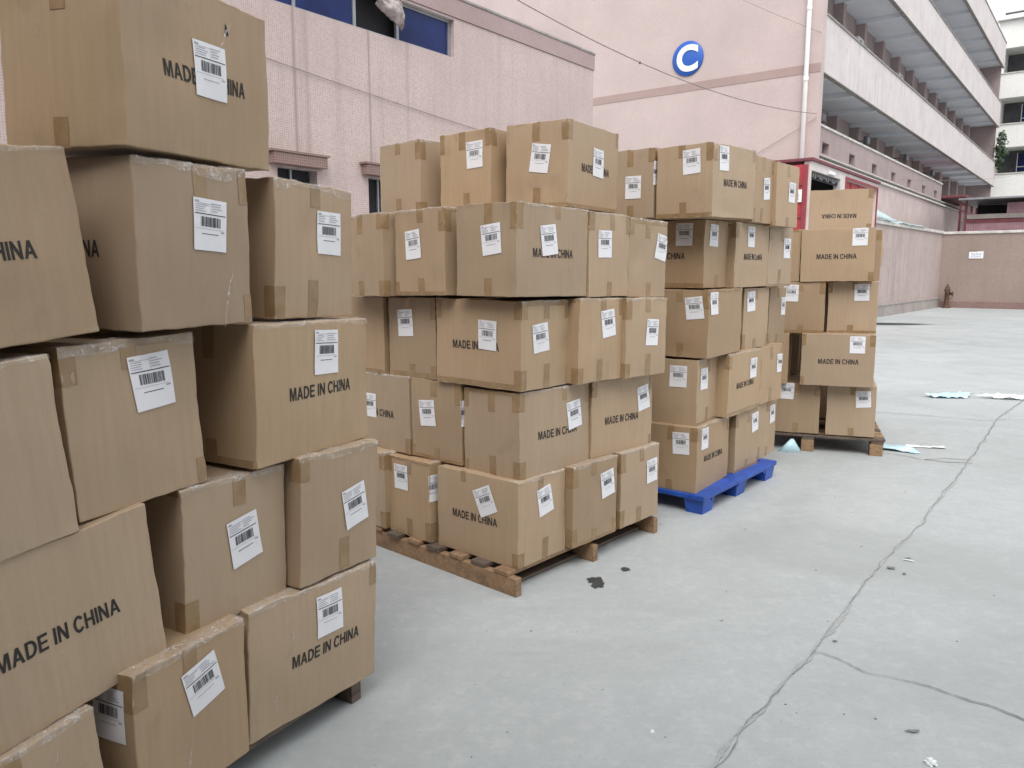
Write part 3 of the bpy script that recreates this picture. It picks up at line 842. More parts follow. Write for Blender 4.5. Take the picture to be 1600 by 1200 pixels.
# ------------------------------------------------------------------ cartons
# id, face carrying the print (F right-hand face, G left-hand face, g = upside down), near bottom corner, yaw, roll, lean,
# (length along F, along G, height), labels (face, distance from the near edge, height, tilt in degrees)
CARTONS = [
    ('A5a','F',[-0.934,1.939,1.898],0.3272,0.0073,0.0182,[0.565,0.391,0.445],[('F',0.301,0.237,0.0)]),
    ('A4a','F',[-1.286,1.414,1.394],0.4706,0.0934,-0.0344,[0.572,0.392,0.445],[]),
    ('A4b','G',[-0.949,1.979,1.441],0.4398,0.0108,0.0148,[0.389,0.573,0.445],[('F',0.237,0.278,-4.0)]),
    ('A4c','',[-0.757,2.469,1.442],0.4531,-0.0202,0.026,[0.391,0.573,0.445],[('F',0.259,0.285,0.0)]),
    ('A3a','',[-1.239,1.477,0.932],0.4698,0.0844,-0.0224,[0.391,0.573,0.445],[]),
    ('A3b','',[-1.079,1.856,0.971],0.4886,0.0361,-0.0185,[0.392,0.573,0.445],[('F',0.246,0.324,4.0)]),
    ('A3c','F',[-0.783,2.306,0.992],0.444,-0.0194,0.0063,[0.569,0.392,0.445],[('F',0.333,0.337,-2.0)]),
    ('A2a','F',[-1.219,1.516,0.492],0.4686,0.0813,-0.0144,[0.572,0.392,0.445],[]),
    ('A2b','',[-0.946,2.108,0.539],0.5122,-0.017,0.0172,[0.393,0.573,0.445],[('F',0.219,0.239,10.0)]),
    ('A2c','',[-0.702,2.431,0.551],0.5201,-0.037,0.0153,[0.39,0.573,0.445],[('F',0.268,0.226,11.0)]),
    ('A1a','',[-1.208,1.472,0.105],0.4683,0.08,-0.01,[0.392,0.573,0.386],[]),
    ('A1b','',[-0.992,1.865,0.11],0.4477,-0.0017,0.0159,[0.394,0.573,0.445],[('F',0.228,0.315,14.0),('G',0.091,0.323,0.0)]),
    ('A1c','F',[-0.831,2.25,0.107],0.5689,-0.0345,0.0207,[0.576,0.392,0.445],[('F',0.332,0.329,0.0)]),
    ('B5a','',[-0.536,4.664,1.915],0.7656,-0.0028,-0.0119,[0.573,0.391,0.445],[]),
    ('B5b','',[-0.117,4.357,1.922],0.7116,-0.0017,-0.0045,[0.573,0.394,0.445],[('G',0.118,0.312,3.0)]),
    ('B5c','F',[0.29,4.14,1.928],0.5979,-0.0011,0.0103,[0.568,0.392,0.445],[('G',0.173,0.256,-7.0),('F',0.317,0.254,-3.0)]),
    ('B4a','',[-0.688,4.173,1.457],0.7956,0.0012,-0.0084,[0.573,0.389,0.445],[]),
    ('B4b','',[-0.337,3.932,1.469],0.7304,-0.0087,-0.0163,[0.564,0.385,0.445],[('G',0.237,0.264,5.0)]),
    ('B4c','F',[0.019,3.64,1.471],0.7156,-0.0145,-0.0035,[0.565,0.392,0.445],[('G',0.157,0.272,7.0),('F',0.239,0.275,7.0)]),
    ('B4d','',[0.402,4.068,1.456],0.6917,-0.0078,0.0005,[0.39,0.573,0.445],[('F',0.137,0.277,1.0)]),
    ('B4e','',[0.65,4.374,1.446],0.7466,-0.018,0.0056,[0.392,0.573,0.445],[('F',0.332,0.287,-10.0)]),
    ('B3a','',[-0.731,4.398,1.002],0.7326,-0.0014,0.0016,[0.392,0.573,0.445],[]),
    ('B3b','',[-0.407,4.127,1.008],0.7331,-0.0021,-0.0123,[0.573,0.391,0.445],[('G',0.244,0.303,3.0)]),
    ('B3c','G',[0.043,3.721,1.007],0.6894,-0.0075,0.0056,[0.388,0.576,0.445],[('G',0.216,0.266,-2.0),('F',0.15,0.257,6.0)]),
    ('B3d','',[0.343,3.97,1.008],0.7536,-0.0155,0.0039,[0.38,0.573,0.445],[('F',0.246,0.31,6.0)]),
    ('B3e','',[0.624,4.226,1.002],0.774,-0.0135,0.0004,[0.393,0.573,0.445],[('F',0.243,0.247,-4.0)]),
    ('B2a','G',[-0.576,4.26,0.562],0.7326,0.0002,0.0016,[0.392,0.573,0.445],[('G',0.35,0.248,0.0)]),
    ('B2b','',[-0.266,4.003,0.564],0.7074,0.0016,0.001,[0.573,0.392,0.445],[('G',0.256,0.257,6.0),('F',0.019,0.283,0.0)]),
    ('B2c','F',[0.039,3.731,0.555],0.7394,-0.0059,-0.0192,[0.572,0.389,0.445],[('F',0.434,0.283,6.0)]),
    ('B2d','F',[0.434,4.149,0.551],0.778,-0.0151,-0.0024,[0.575,0.392,0.445],[('F',0.481,0.309,8.0)]),
    ('B1a','',[-0.726,4.272,0.123],0.7326,0.0044,-0.0043,[0.573,0.392,0.445],[]),
    ('B1b','',[-0.443,4.043,0.121],0.774,-0.0059,-0.0249,[0.573,0.364,0.445],[('G',0.246,0.33,0.0),('F',0.023,0.303,0.0)]),
    ('B1c','G',[0.032,3.677,0.117],0.7011,-0.0073,-0.0073,[0.39,0.569,0.445],[('G',0.217,0.312,25.0),('F',0.211,0.309,8.0)]),
    ('B1d','',[0.323,3.948,0.123],0.7582,-0.0028,-0.0005,[0.392,0.573,0.445],[('F',0.302,0.301,8.0)]),
    ('B1e','',[0.621,4.272,0.122],0.7565,0.0006,0.0011,[0.393,0.573,0.445],[('F',0.313,0.286,3.0)]),
    ('C5a','',[0.91,5.086,1.93],0.7342,-0.0034,0.0062,[0.573,0.388,0.445],[('G',0.155,0.2,0.0),('F',0.011,0.283,0.0)]),
    ('C5b','F',[1.22,4.808,1.918],0.7315,0.0214,0.004,[0.574,0.393,0.445],[('G',0.143,0.34,4.0),('F',0.129,0.357,0.0)]),
    ('C5c','',[1.632,5.351,1.922],0.6626,0.0022,0.0025,[0.364,0.573,0.445],[('F',0.232,0.235,6.0)]),
    ('C5d','',[1.88,5.617,1.909],0.725,-0.0,-0.0022,[0.392,0.573,0.445],[('F',0.266,0.249,0.0)]),
    ('C4a','G',[1.25,5.086,1.478],0.6746,0.0031,0.0051,[0.366,0.573,0.445],[('G',0.144,0.351,0.0),('F',0.128,0.343,-2.0)]),
    ('C4b','F',[1.523,5.335,1.476],0.6953,0.0052,0.0041,[0.573,0.392,0.445],[('F',0.253,0.35,0.0)]),
    ('C4c','',[1.897,5.786,1.475],0.7644,-0.0054,-0.0012,[0.394,0.573,0.445],[('F',0.297,0.287,0.0)]),
    ('C3a','',[1.266,4.978,1.026],0.6507,0.0068,-0.0012,[0.572,0.392,0.445],[('G',0.098,0.327,6.0),('F',0.086,0.355,0.0)]),
    ('C3b','',[1.674,5.598,1.023],0.7633,0.0046,0.0058,[0.394,0.573,0.445],[('F',0.104,0.346,4.0)]),
    ('C3c','',[2.004,6.033,1.017],0.6448,-0.0054,0.0013,[0.391,0.573,0.445],[('F',0.319,0.292,0.0)]),
    ('C2a','',[1.217,5.011,0.569],0.6036,-0.0073,-0.0042,[0.367,0.573,0.445],[('G',0.133,0.328,0.0),('F',0.105,0.31,0.0)]),
    ('C2b','F',[1.492,5.259,0.58],0.6834,0.0003,0.0054,[0.573,0.392,0.445],[('F',0.422,0.313,0.0)]),
    ('C2c','',[1.883,5.792,0.581],0.7309,-0.0009,0.0018,[0.393,0.573,0.445],[('F',0.34,0.291,0.0)]),
    ('C1a','F',[1.215,4.946,0.13],0.6254,-0.0046,-0.0027,[0.57,0.392,0.445],[('G',0.113,0.327,2.0),('F',0.125,0.354,0.0)]),
    ('C1b','',[1.62,5.468,0.127],0.7238,0.0024,-0.0023,[0.393,0.573,0.445],[('F',0.311,0.339,4.0)]),
    ('C1c','',[1.906,5.862,0.129],0.6583,0.0002,0.0025,[0.391,0.573,0.445],[('F',0.293,0.328,2.0)]),
    ('D5a','g',[3.51,7.674,1.937],0.3891,0.0,-0.0065,[0.392,0.577,0.445],[]),
    ('D4a','G',[3.027,6.52,1.504],0.388,-0.0,-0.0152,[0.392,0.577,0.445],[('G',0.118,0.369,0.0)]),
    ('D3a','',[2.694,6.669,1.051],0.3875,0.0001,-0.0062,[0.573,0.392,0.445],[('G',0.278,0.347,0.0)]),
    ('D3b','',[3.116,6.595,1.056],0.3871,-0.0001,-0.0144,[0.573,0.393,0.445],[('G',0.126,0.351,0.0)]),
    ('D2b','G',[3.041,6.422,0.615],0.3832,0.0002,-0.0089,[0.392,0.58,0.445],[('G',0.138,0.358,0.0)]),
    ('D2a','',[2.42,6.717,0.605],0.3875,0.0005,-0.005,[0.573,0.392,0.445],[]),
    ('D4b','',[3.24,6.866,1.501],0.3875,-0.0001,-0.0043,[0.392,0.573,0.445],[]),
    ('D1a','',[2.705,6.678,0.162],0.3875,0.0001,-0.0058,[0.573,0.392,0.445],[('G',0.28,0.375,-2.0)]),
    ('D1b','',[3.129,6.525,0.163],0.3874,0.0005,-0.0104,[0.573,0.394,0.445],[('G',0.103,0.33,3.0)]),
    ('D4c','',[2.493,6.76,1.497],0.3875,0.0,0.0,[0.39,0.5,0.445],[]),
    ('A1h0','',[-1.88,1.683,0.105],0.4682,0.0,0.0,[0.5,0.39,0.445],[]),
    ('A1h1','',[-1.641,2.156,0.105],0.4682,0.0,0.0,[0.5,0.39,0.445],[]),
    ('A1h2','',[-1.406,2.62,0.105],0.4682,0.0,0.0,[0.48,0.39,0.445],[]),
    ('A2h0','',[-1.88,1.683,0.55],0.4682,0.0,0.0,[0.5,0.39,0.445],[]),
    ('A2h1','',[-1.641,2.156,0.55],0.4682,0.0,0.0,[0.5,0.39,0.445],[]),
    ('A2h2','',[-1.406,2.62,0.55],0.4682,0.0,0.0,[0.48,0.39,0.445],[]),
    ('A3h0','',[-1.88,1.683,0.995],0.4682,0.0,0.0,[0.5,0.39,0.445],[]),
    ('A3h1','',[-1.641,2.156,0.995],0.4682,0.0,0.0,[0.5,0.39,0.445],[]),
    ('A3h2','',[-1.406,2.62,0.995],0.4682,0.0,0.0,[0.48,0.39,0.445],[]),
    ('A4h0','',[-1.88,1.683,1.44],0.4682,0.0,0.0,[0.5,0.39,0.445],[]),
    ('A4h1','',[-1.641,2.156,1.44],0.4682,0.0,0.0,[0.5,0.39,0.445],[]),
    ('A4h2','',[-1.406,2.62,1.44],0.4682,0.0,0.0,[0.48,0.39,0.445],[]),
    ('B1h0','',[-0.006,4.576,0.122],0.7326,0.0,0.0,[0.54,0.38,0.445],[]),
    ('B1h1','',[-0.311,4.85,0.122],0.7326,0.0,0.0,[0.54,0.38,0.445],[]),
    ('B2h0','',[-0.006,4.576,0.567],0.7326,0.0,0.0,[0.54,0.38,0.445],[]),
    ('B2h1','',[-0.311,4.85,0.567],0.7326,0.0,0.0,[0.54,0.38,0.445],[]),
    ('B3h0','',[-0.006,4.576,1.012],0.7326,0.0,0.0,[0.54,0.38,0.445],[]),
    ('B3h1','',[-0.311,4.85,1.012],0.7326,0.0,0.0,[0.54,0.38,0.445],[]),
    ('B4h0','',[-0.006,4.576,1.457],0.7326,0.0,0.0,[0.54,0.38,0.445],[]),
    ('B4h1','',[-0.311,4.85,1.457],0.7326,0.0,0.0,[0.54,0.38,0.445],[]),
    ('C1h0','',[0.756,5.448,0.135],0.6922,0.0,0.0,[0.5,0.38,0.445],[]),
    ('C1h1','',[1.107,5.872,0.135],0.6922,0.0,0.0,[0.5,0.38,0.445],[]),
    ('C2h0','',[0.756,5.448,0.58],0.6922,0.0,0.0,[0.5,0.38,0.445],[]),
    ('C2h1','',[1.107,5.872,0.58],0.6922,0.0,0.0,[0.5,0.38,0.445],[]),
    ('C3h0','',[0.756,5.448,1.025],0.6922,0.0,0.0,[0.5,0.38,0.445],[]),
    ('C3h1','',[1.107,5.872,1.025],0.6922,0.0,0.0,[0.5,0.38,0.445],[]),
    ('C4h0','',[0.756,5.448,1.47],0.6922,0.0,0.0,[0.5,0.38,0.445],[]),
    ('C4h1','',[1.107,5.872,1.47],0.6922,0.0,0.0,[0.5,0.38,0.445],[]),
    ('D1h0','',[3.344,7.298,0.162],0.3875,0.0,0.0,[0.38,0.57,0.445],[]),
    ('D1h1','',[3.499,7.677,0.162],0.3875,0.0,0.0,[0.38,0.57,0.445],[]),
    ('D2h0','',[3.344,7.298,0.607],0.3875,0.0,0.0,[0.38,0.57,0.445],[]),
    ('D2h1','',[3.499,7.677,0.607],0.3875,0.0,0.0,[0.38,0.57,0.445],[]),
    ('D3h0','',[3.344,7.298,1.052],0.3875,0.0,0.0,[0.38,0.57,0.445],[]),
    ('D3h1','',[3.499,7.677,1.052],0.3875,0.0,0.0,[0.38,0.57,0.445],[]),
    ('D4h0','',[3.344,7.298,1.497],0.3875,0.0,0.0,[0.38,0.57,0.445],[]),
    ('D4h1','',[3.499,7.677,1.497],0.3875,0.0,0.0,[0.38,0.57,0.445],[]),
    ('D1h2','',[2.737,7.329,0.162],0.3875,0.0,0.0,[0.38,0.5,0.445],[]),
    ('D2h2','',[2.737,7.329,0.607],0.3875,0.0,0.0,[0.38,0.5,0.445],[]),
    ('D3h2','',[2.737,7.329,1.052],0.3875,0.0,0.0,[0.38,0.5,0.445],[]),
    ('D4h2','',[2.737,7.329,1.497],0.3875,0.0,0.0,[0.38,0.5,0.445],[]),
]


def stencil(text):
    """bold upright grotesque capitals drawn as outlines: verts, faces, width, height"""
    def ring(cx, cy, ro, ri, a0, a1, n=18):
        vs = []
        for i in range(n + 1):
            t = a0 + (a1 - a0) * i / n
            vs += [(cx + ro[0] * cos(t), cy + ro[1] * sin(t)), (cx + ri[0] * cos(t), cy + ri[1] * sin(t))]
        return [[vs[2 * i], vs[2 * i + 2], vs[2 * i + 3], vs[2 * i + 1]] for i in range(n)]
    q = lambda a, b, c, d: [(a, c), (b, c), (b, d), (a, d)]
    al = [(0, 0), (0.20, 0), (0.285, 0.25), (0.43, 0.25), (0.43, 0.40), (0.335, 0.40), (0.43, 0.72), (0.43, 1), (0.32, 1)]
    G = {
        "M": (0.96, [[(0, 0), (0.19, 0), (0.19, 0.72), (0.39, 0), (0.57, 0), (0.77, 0.72), (0.77, 0), (0.96, 0), (0.96, 1), (0.67, 1), (0.48, 0.34), (0.29, 1), (0, 1)]]),
        "A": (0.86, [al, [(0.86 - x, y) for x, y in reversed(al)]]),
        "D": (0.80, [q(0, 0.2, 0, 1), q(0.2, 0.34, 0.83, 1), q(0.2, 0.34, 0, 0.17)] + ring(0.34, 0.5, (0.46, 0.5), (0.25, 0.33), -pi / 2, pi / 2)),
        "E": (0.70, [q(0, 0.2, 0, 1), q(0.2, 0.70, 0.83, 1), q(0.2, 0.66, 0.42, 0.58), q(0.2, 0.70, 0, 0.17)]),
        "I": (0.2, [q(0, 0.2, 0, 1)]),
        "N": (0.78, [[(0, 0), (0.19, 0), (0.19, 0.64), (0.58, 0), (0.78, 0), (0.78, 1), (0.59, 1), (0.59, 0.36), (0.20, 1), (0, 1)]]),
        "C": (0.80, ring(0.43, 0.5, (0.43, 0.52), (0.23, 0.34), 0.62, 2 * pi - 0.62, 26)),
        "H": (0.78, [q(0, 0.2, 0, 1), q(0.58, 0.78, 0, 1), q(0.2, 0.58, 0.42, 0.59)]),
    }
    x, vs, fs = 0.0, [], []
    for ch in text:
        if ch == " ": x += 0.34; continue
        w, polys = G[ch]
        for p in polys:
            fs.append(tuple(range(len(vs), len(vs) + len(p)))); vs += [Vector((x + a, b, 0)) for a, b in p]
        x += w + 0.11
    x -= 0.11
    return [v - Vector((x / 2, 0.5, 0)) for v in vs], fs, x, 1.0


TV, TF, TW, TH = stencil("MADE IN CHINA")
TSX, TSY = 0.315 / TW, 0.042 / TH
STACK = {"A": "nearest stack", "B": "second stack", "C": "stack on blue pallet", "D": "farthest stack"}
ROW = {1: "bottom row", 2: "second row up", 3: "middle row", 4: "fourth row up", 5: "top row"}
ORD = ["leftmost", "second from left", "third from left", "fourth from left", "fifth from left", "sixth from left"]


class Carton:
    def __init__(s, dims, seed, wrap):
        s.a, s.b, s.c = dims[0] / 2, dims[1] / 2, dims[2] / 2
        s.r = 0.0032 if wrap else 0.002
        rg = random.Random(seed)
        s.seed = Vector((rg.uniform(0, 50), rg.uniform(0, 50), rg.uniform(0, 50)))
        s.bx = rg.uniform(0.001, 0.006 if not wrap else 0.011); s.by = rg.uniform(0.001, 0.006 if not wrap else 0.010)
        s.namp = 0.0055 if wrap else 0.0045
        s.crump = 0.0036 if wrap else 0.0036
        s.dents = []
        for _ in range(rg.randint(2, 5)):
            fx = rg.random() < 0.6
            along = rg.uniform(-0.95, 0.95); hz = rg.choice((rg.uniform(0.6, 1.0), rg.uniform(-1.0, -0.6), rg.uniform(-0.6, 0.6)))
            p = Vector((along * s.a, -s.b, hz * s.c)) if fx else Vector((-s.a, along * s.b, hz * s.c))
            s.dents.append((p, Vector((0, 1, 0)) if fx else Vector((1, 0, 0)), rg.uniform(0.002, 0.008), rg.uniform(0.02, 0.06), rg.uniform(0.5, 2.2)))

    def surf(s, p, off=0.0):
        q0 = Vector((p[0], p[1], p[2] - s.c))
        dm = (s.a, s.b, s.c); r = s.r
        inn = Vector([max(-(d - r), min(d - r, v)) for v, d in zip(q0, dm)])
        n = q0 - inn
        if n.length < 1e-7: n = Vector((0, 0, 1))
        n.normalize()
        tx, ty, tz = [max(-1, min(1, v / d)) for v, d in zip(q0, dm)]
        gx, gy, gz = 1 - tx * tx, 1 - ty * ty, 1 - tz * tz
        q = inn + n * (r + off)
        q.x += n.x * abs(n.x) * s.bx * gy * gz
        q.y += n.y * abs(n.y) * s.by * gx * gz
        d = sorted((dm[i] - abs(q0[i])) for i in range(3))
        ef = math.exp(-max(0, d[1]) / 0.022)
        low = noise.noise_vector(q0 * 4.5 + s.seed) * s.namp
        hi = noise.noise_vector(q0 * 26 + s.seed) * s.crump * ef * (1.35 if tz > 0.6 else 0.8)
        top = max(0.0, tz)
        q += low * (0.4 + 0.6 * gz) + hi
        q.z -= 0.006 * top ** 8 * (0.5 + 0.5 * noise.noise((q0.x * 7 + s.seed.x, q0.y * 7, 2.0))) * (1 if n.z > 0.3 or ef > 0.3 else 0.4)
        for (p, nd, dep, rad, st_) in s.dents:
            dv = q0 - p
            k = (dv.x * dv.x + dv.y * dv.y + (dv.z / st_) ** 2) / (rad * rad)
            if k < 6: q += nd * dep * math.exp(-k)
        q.z += s.c
        return q

    def pt(s, face, u, v):
        """point on the ideal box: u to the right seen from outside, v up; u is measured from the near edge on F, to it on G"""
        if face == 'F': return (-s.a + u, -s.b, v)
        return (-s.a, -s.b + u, v)


def axis(d, n, e, r):
    m = [-d + 2 * d * i / n for i in range(n + 1)]
    m = [x for x in m if abs(x) < d - e * 1.6]
    return [-d, -d + r * 0.4, -d + r, -d + r * 1.7, -d + e] + m + [d - e, d - r * 1.7, d - r, d - r * 0.4, d]


def carton_mesh(K, n):
    X, Y, Z = axis(K.a, n, 0.016, K.r), axis(K.b, n, 0.016, K.r), axis(K.c, n, 0.016, K.r)
    idx, vs, fs = {}, [], []

    def vid(p):
        k = (round(p[0], 5), round(p[1], 5), round(p[2], 5))
        if k not in idx:
            idx[k] = len(vs); vs.append(K.surf((p[0], p[1], p[2] + K.c)))
        return idx[k]
    for (A, Bx, mk) in ((X, Z, lambda u, v, s: (u, s * K.b, v)), (Y, Z, lambda u, v, s: (s * K.a, u, v)), (X, Y, lambda u, v, s: (u, v, s * K.c))):
        for sgn in (-1, 1):
            for i in range(len(A) - 1):
                for j in range(len(Bx) - 1):
                    q = [vid(mk(A[i], Bx[j], sgn)), vid(mk(A[i + 1], Bx[j], sgn)), vid(mk(A[i + 1], Bx[j + 1], sgn)), vid(mk(A[i], Bx[j + 1], sgn))]
                    fs.append(q)
    bm = bmesh.new()
    bv = [bm.verts.new(v) for v in vs]
    for f in fs: bm.faces.new([bv[i] for i in f])
    bmesh.ops.recalc_face_normals(bm, faces=bm.faces[:])
    me = bpy.data.meshes.new("carton"); bm.to_mesh(me); bm.free()
    me.polygons.foreach_set("use_smooth", [True] * len(me.polygons))
    me.materials.append(M["card"])
    return me


def lay(K, face, u0, v0, rot, pts, off):
    """flat drawing (x right, y up) laid on a carton face, following its bulge"""
    c, s = cos(rot), sin(rot)
    sg = 1 if face == 'F' else -1
    out = []
    for p in pts:
        x, y = p[0] * c - p[1] * s, p[0] * s + p[1] * c
        out.append(K.surf(K.pt(face, u0 + sg * x, v0 + y), off + (p[2] if len(p) > 2 else 0)))
    return out


def gridrect(x0, x1, y0, y1, nx, ny):
    vs = [(x0 + (x1 - x0) * i / nx, y0 + (y1 - y0) * j / ny) for j in range(ny + 1) for i in range(nx + 1)]
    fs = [(j * (nx + 1) + i, j * (nx + 1) + i + 1, (j + 1) * (nx + 1) + i + 1, (j + 1) * (nx + 1) + i) for j in range(ny) for i in range(nx)]
    return vs, fs


def add_label(K, parent, face, u, v, rot, rg):
    w, h = 0.121 * rg.uniform(0.97, 1.03), 0.146 * rg.uniform(0.97, 1.03)
    mb = MB()
    vs, fs = gridrect(-w / 2, w / 2, -h / 2, h / 2, 5, 6)
    curl = rg.uniform(0, 0.0022)
    vs = [(x, y, 0.0004 + curl * max(0, abs(x) / w * 2 - 0.75) * 4 * (0.5 + 0.5 * noise.noise((x * 20, y * 20, u * 9)))) for x, y in vs]
    mb.add(lay(K, face, u, v, rot, vs, 0.0022), fs, 0)

    def ink(x0, x1, y0, y1, mi):
        a, b = -w / 2 + w * x0, -w / 2 + w * x1
        c, d = h / 2 - h * y1, h / 2 - h * y0
        nx = 3 if x1 - x0 > 0.3 else 1
        q, f = gridrect(a, b, c, d, nx, 1)
        mb.add(lay(K, face, u, v, rot, q, 0.0034), f, mi)
    ink(0.03, 0.97, 0.285, 0.303, 1)
    ink(0.04, 0.16, 0.045, 0.085, 2)
    for k in range(4):
        ink(0.05, 0.05 + rg.uniform(0.2, 0.4), 0.115 + 0.04 * k, 0.128 + 0.04 * k, 2)
        ink(0.53, 0.53 + rg.uniform(0.15, 0.4), 0.075 + 0.048 * k, 0.092 + 0.048 * k, 2)
    ink(0.16, 0.55, 0.09, 0.098, 2); ink(0.508, 0.514, 0.08, 0.28, 2)
    x = 0.2
    while x < 0.80:
        bw = rg.choice((0.008, 0.008, 0.014, 0.02, 0.03)); ink(x, min(x + bw, 0.81), 0.345, 0.535, 1); x += bw + rg.choice((0.007, 0.01, 0.018))
    ink(0.04, 0.9, 0.575, 0.582, 2); ink(0.24, 0.74, 0.668, 0.682, 1 if rg.random() < 0.4 else 2); ink(0.82, 0.93, 0.60, 0.63, 2)
    o = mb.build("shipping_label", [M["paper"], M["print"], M["faint"]], parent)
    o.data.polygons.foreach_set("use_smooth", [True] * len(o.data.polygons))


def add_tape(K, parent, face, u0, u1, v0, v1, rg, name="tape_strip"):
    mb = MB(); j = rg.uniform(-0.03, 0.03)
    vs, fs = gridrect(u0, u1, v0, v1, 3, 5)
    P = [K.surf(K.pt(face, u + j * (v - (v0 + v1) / 2), v), 0.0011) for u, v in vs]
    mb.add(P, fs, 0, True)
    return mb, mb.build(name, M["tape"], parent)


def add_corner(K, parent, v0, v1, rg, wF=0.045, wG=0.045):
    mb = MB()
    for face, w in (('F', wF), ('G', wG)):
        vs, fs = gridrect(0.0, w * rg.uniform(0.9, 1.1), v0, v1, 4, 4)
        mb.add([K.surf(K.pt(face, u, v), 0.0011) for u, v in vs], fs, 0, True)
    mb.build("corner_tape", M["tape"], parent)


def add_film(K, parent, face, rg, strong):
    """crinkled end of the stretch film gathered along the top edge"""
    L = 2 * (K.a if face == 'F' else K.b); h = 2 * K.c
    n = int(L / 0.012); rows = 7
    vs, fs = [], []
    se = rg.uniform(0, 99)
    for i in range(n + 1):
        u = L * i / n
        hang = (0.016 + 0.03 * max(0, fbm((u * 6 + se, 1, 0), 3) + 0.25)) * strong
        for j in range(rows + 1):
            t = j / rows
            if t < 0.4:   # on the top face, running in from the edge
                d = (0.4 - t) / 0.4 * 0.05
                p = (-K.a + u, -K.b + d, h) if face == 'F' else (-K.a + d, -K.b + u, h)
            else:
                v = h - (t - 0.4) / 0.6 * hang
                p = K.pt(face, u, v)
            off = 0.002 + 0.0055 * abs(fbm((u * 28 + se, t * 4, 5), 3)) * (1.0 if t > 0.1 else 0.3) * strong
            q = K.surf(p, off)
            vs.append(q)
    for i in range(n):
        for j in range(rows):
            a = i * (rows + 1) + j; fs.append((a, a + rows + 1, a + rows + 2, a + 1))
    o = obj("film_edge", vs, fs, M["film"], parent, smooth=True)
    return o


def add_crease(K, parent, face, u, v, L, ang, rg):
    mb = MB(); n = 14; vs = []
    se = rg.uniform(0, 99); w = 0.006
    for i in range(n + 1):
        t = i / n - 0.5; k = w * (1 - (2 * t) ** 2) * (0.7 + 0.5 * noise.noise((t * 6, se, 0)))
        wob = 0.012 * noise.noise((t * 3, se, 3))
        for m, o in ((-1, 0.001), (0, 0.0052), (1, 0.001)): vs.append((m * k + wob, t * L, o))
    fs = [(i * 3 + m, i * 3 + m + 1, i * 3 + m + 4, i * 3 + m + 3) for i in range(n) for m in (0, 1)]
    obj("film_crease", lay(K, face, u, v, ang, vs, 0.0008), fs, M["film"], parent, smooth=True)


def make_pos(c):
    (cid, txt, N, yaw, roll, lean, dims, labs) = c
    e1 = Vector((sin(yaw), cos(yaw), 0)); e2 = Vector((-cos(yaw), sin(yaw), 0)); up = Vector((0, 0, 1))
    e1r = e1 * cos(roll) + up * sin(roll); u1 = up * cos(roll) - e1 * sin(roll)
    e2r = e2 * cos(lean) + u1 * sin(lean); u2 = u1 * cos(lean) - e2 * sin(lean)
    o = Vector(N) + e1r * dims[0] / 2 + e2r * dims[1] / 2
    return Matrix(((e1r.x, e2r.x, u2.x, o.x), (e1r.y, e2r.y, u2.y, o.y), (e1r.z, e2r.z, u2.z, o.z), (0, 0, 0, 1)))


def screen_x(p):
    d = p.y * cos(0.14733) - (p.z - 1.6) * sin(0.14733)
    return p.x / d


seen = {}
for c in CARTONS:
    if 'h' in c[0][1:]: continue
    m = make_pos(c)
    mid = m @ Vector((0, 0, 0.22))
    near = m @ Vector((-c[6][0] / 2, -c[6][1] / 2, 0.22))
    seen.setdefault(c[0][:2], []).append((screen_x(near), c[0]))
rank = {}
for k, l in seen.items():
    l.sort()
    for i, (_, cid) in enumerate(l): rank[cid] = (i, len(l))

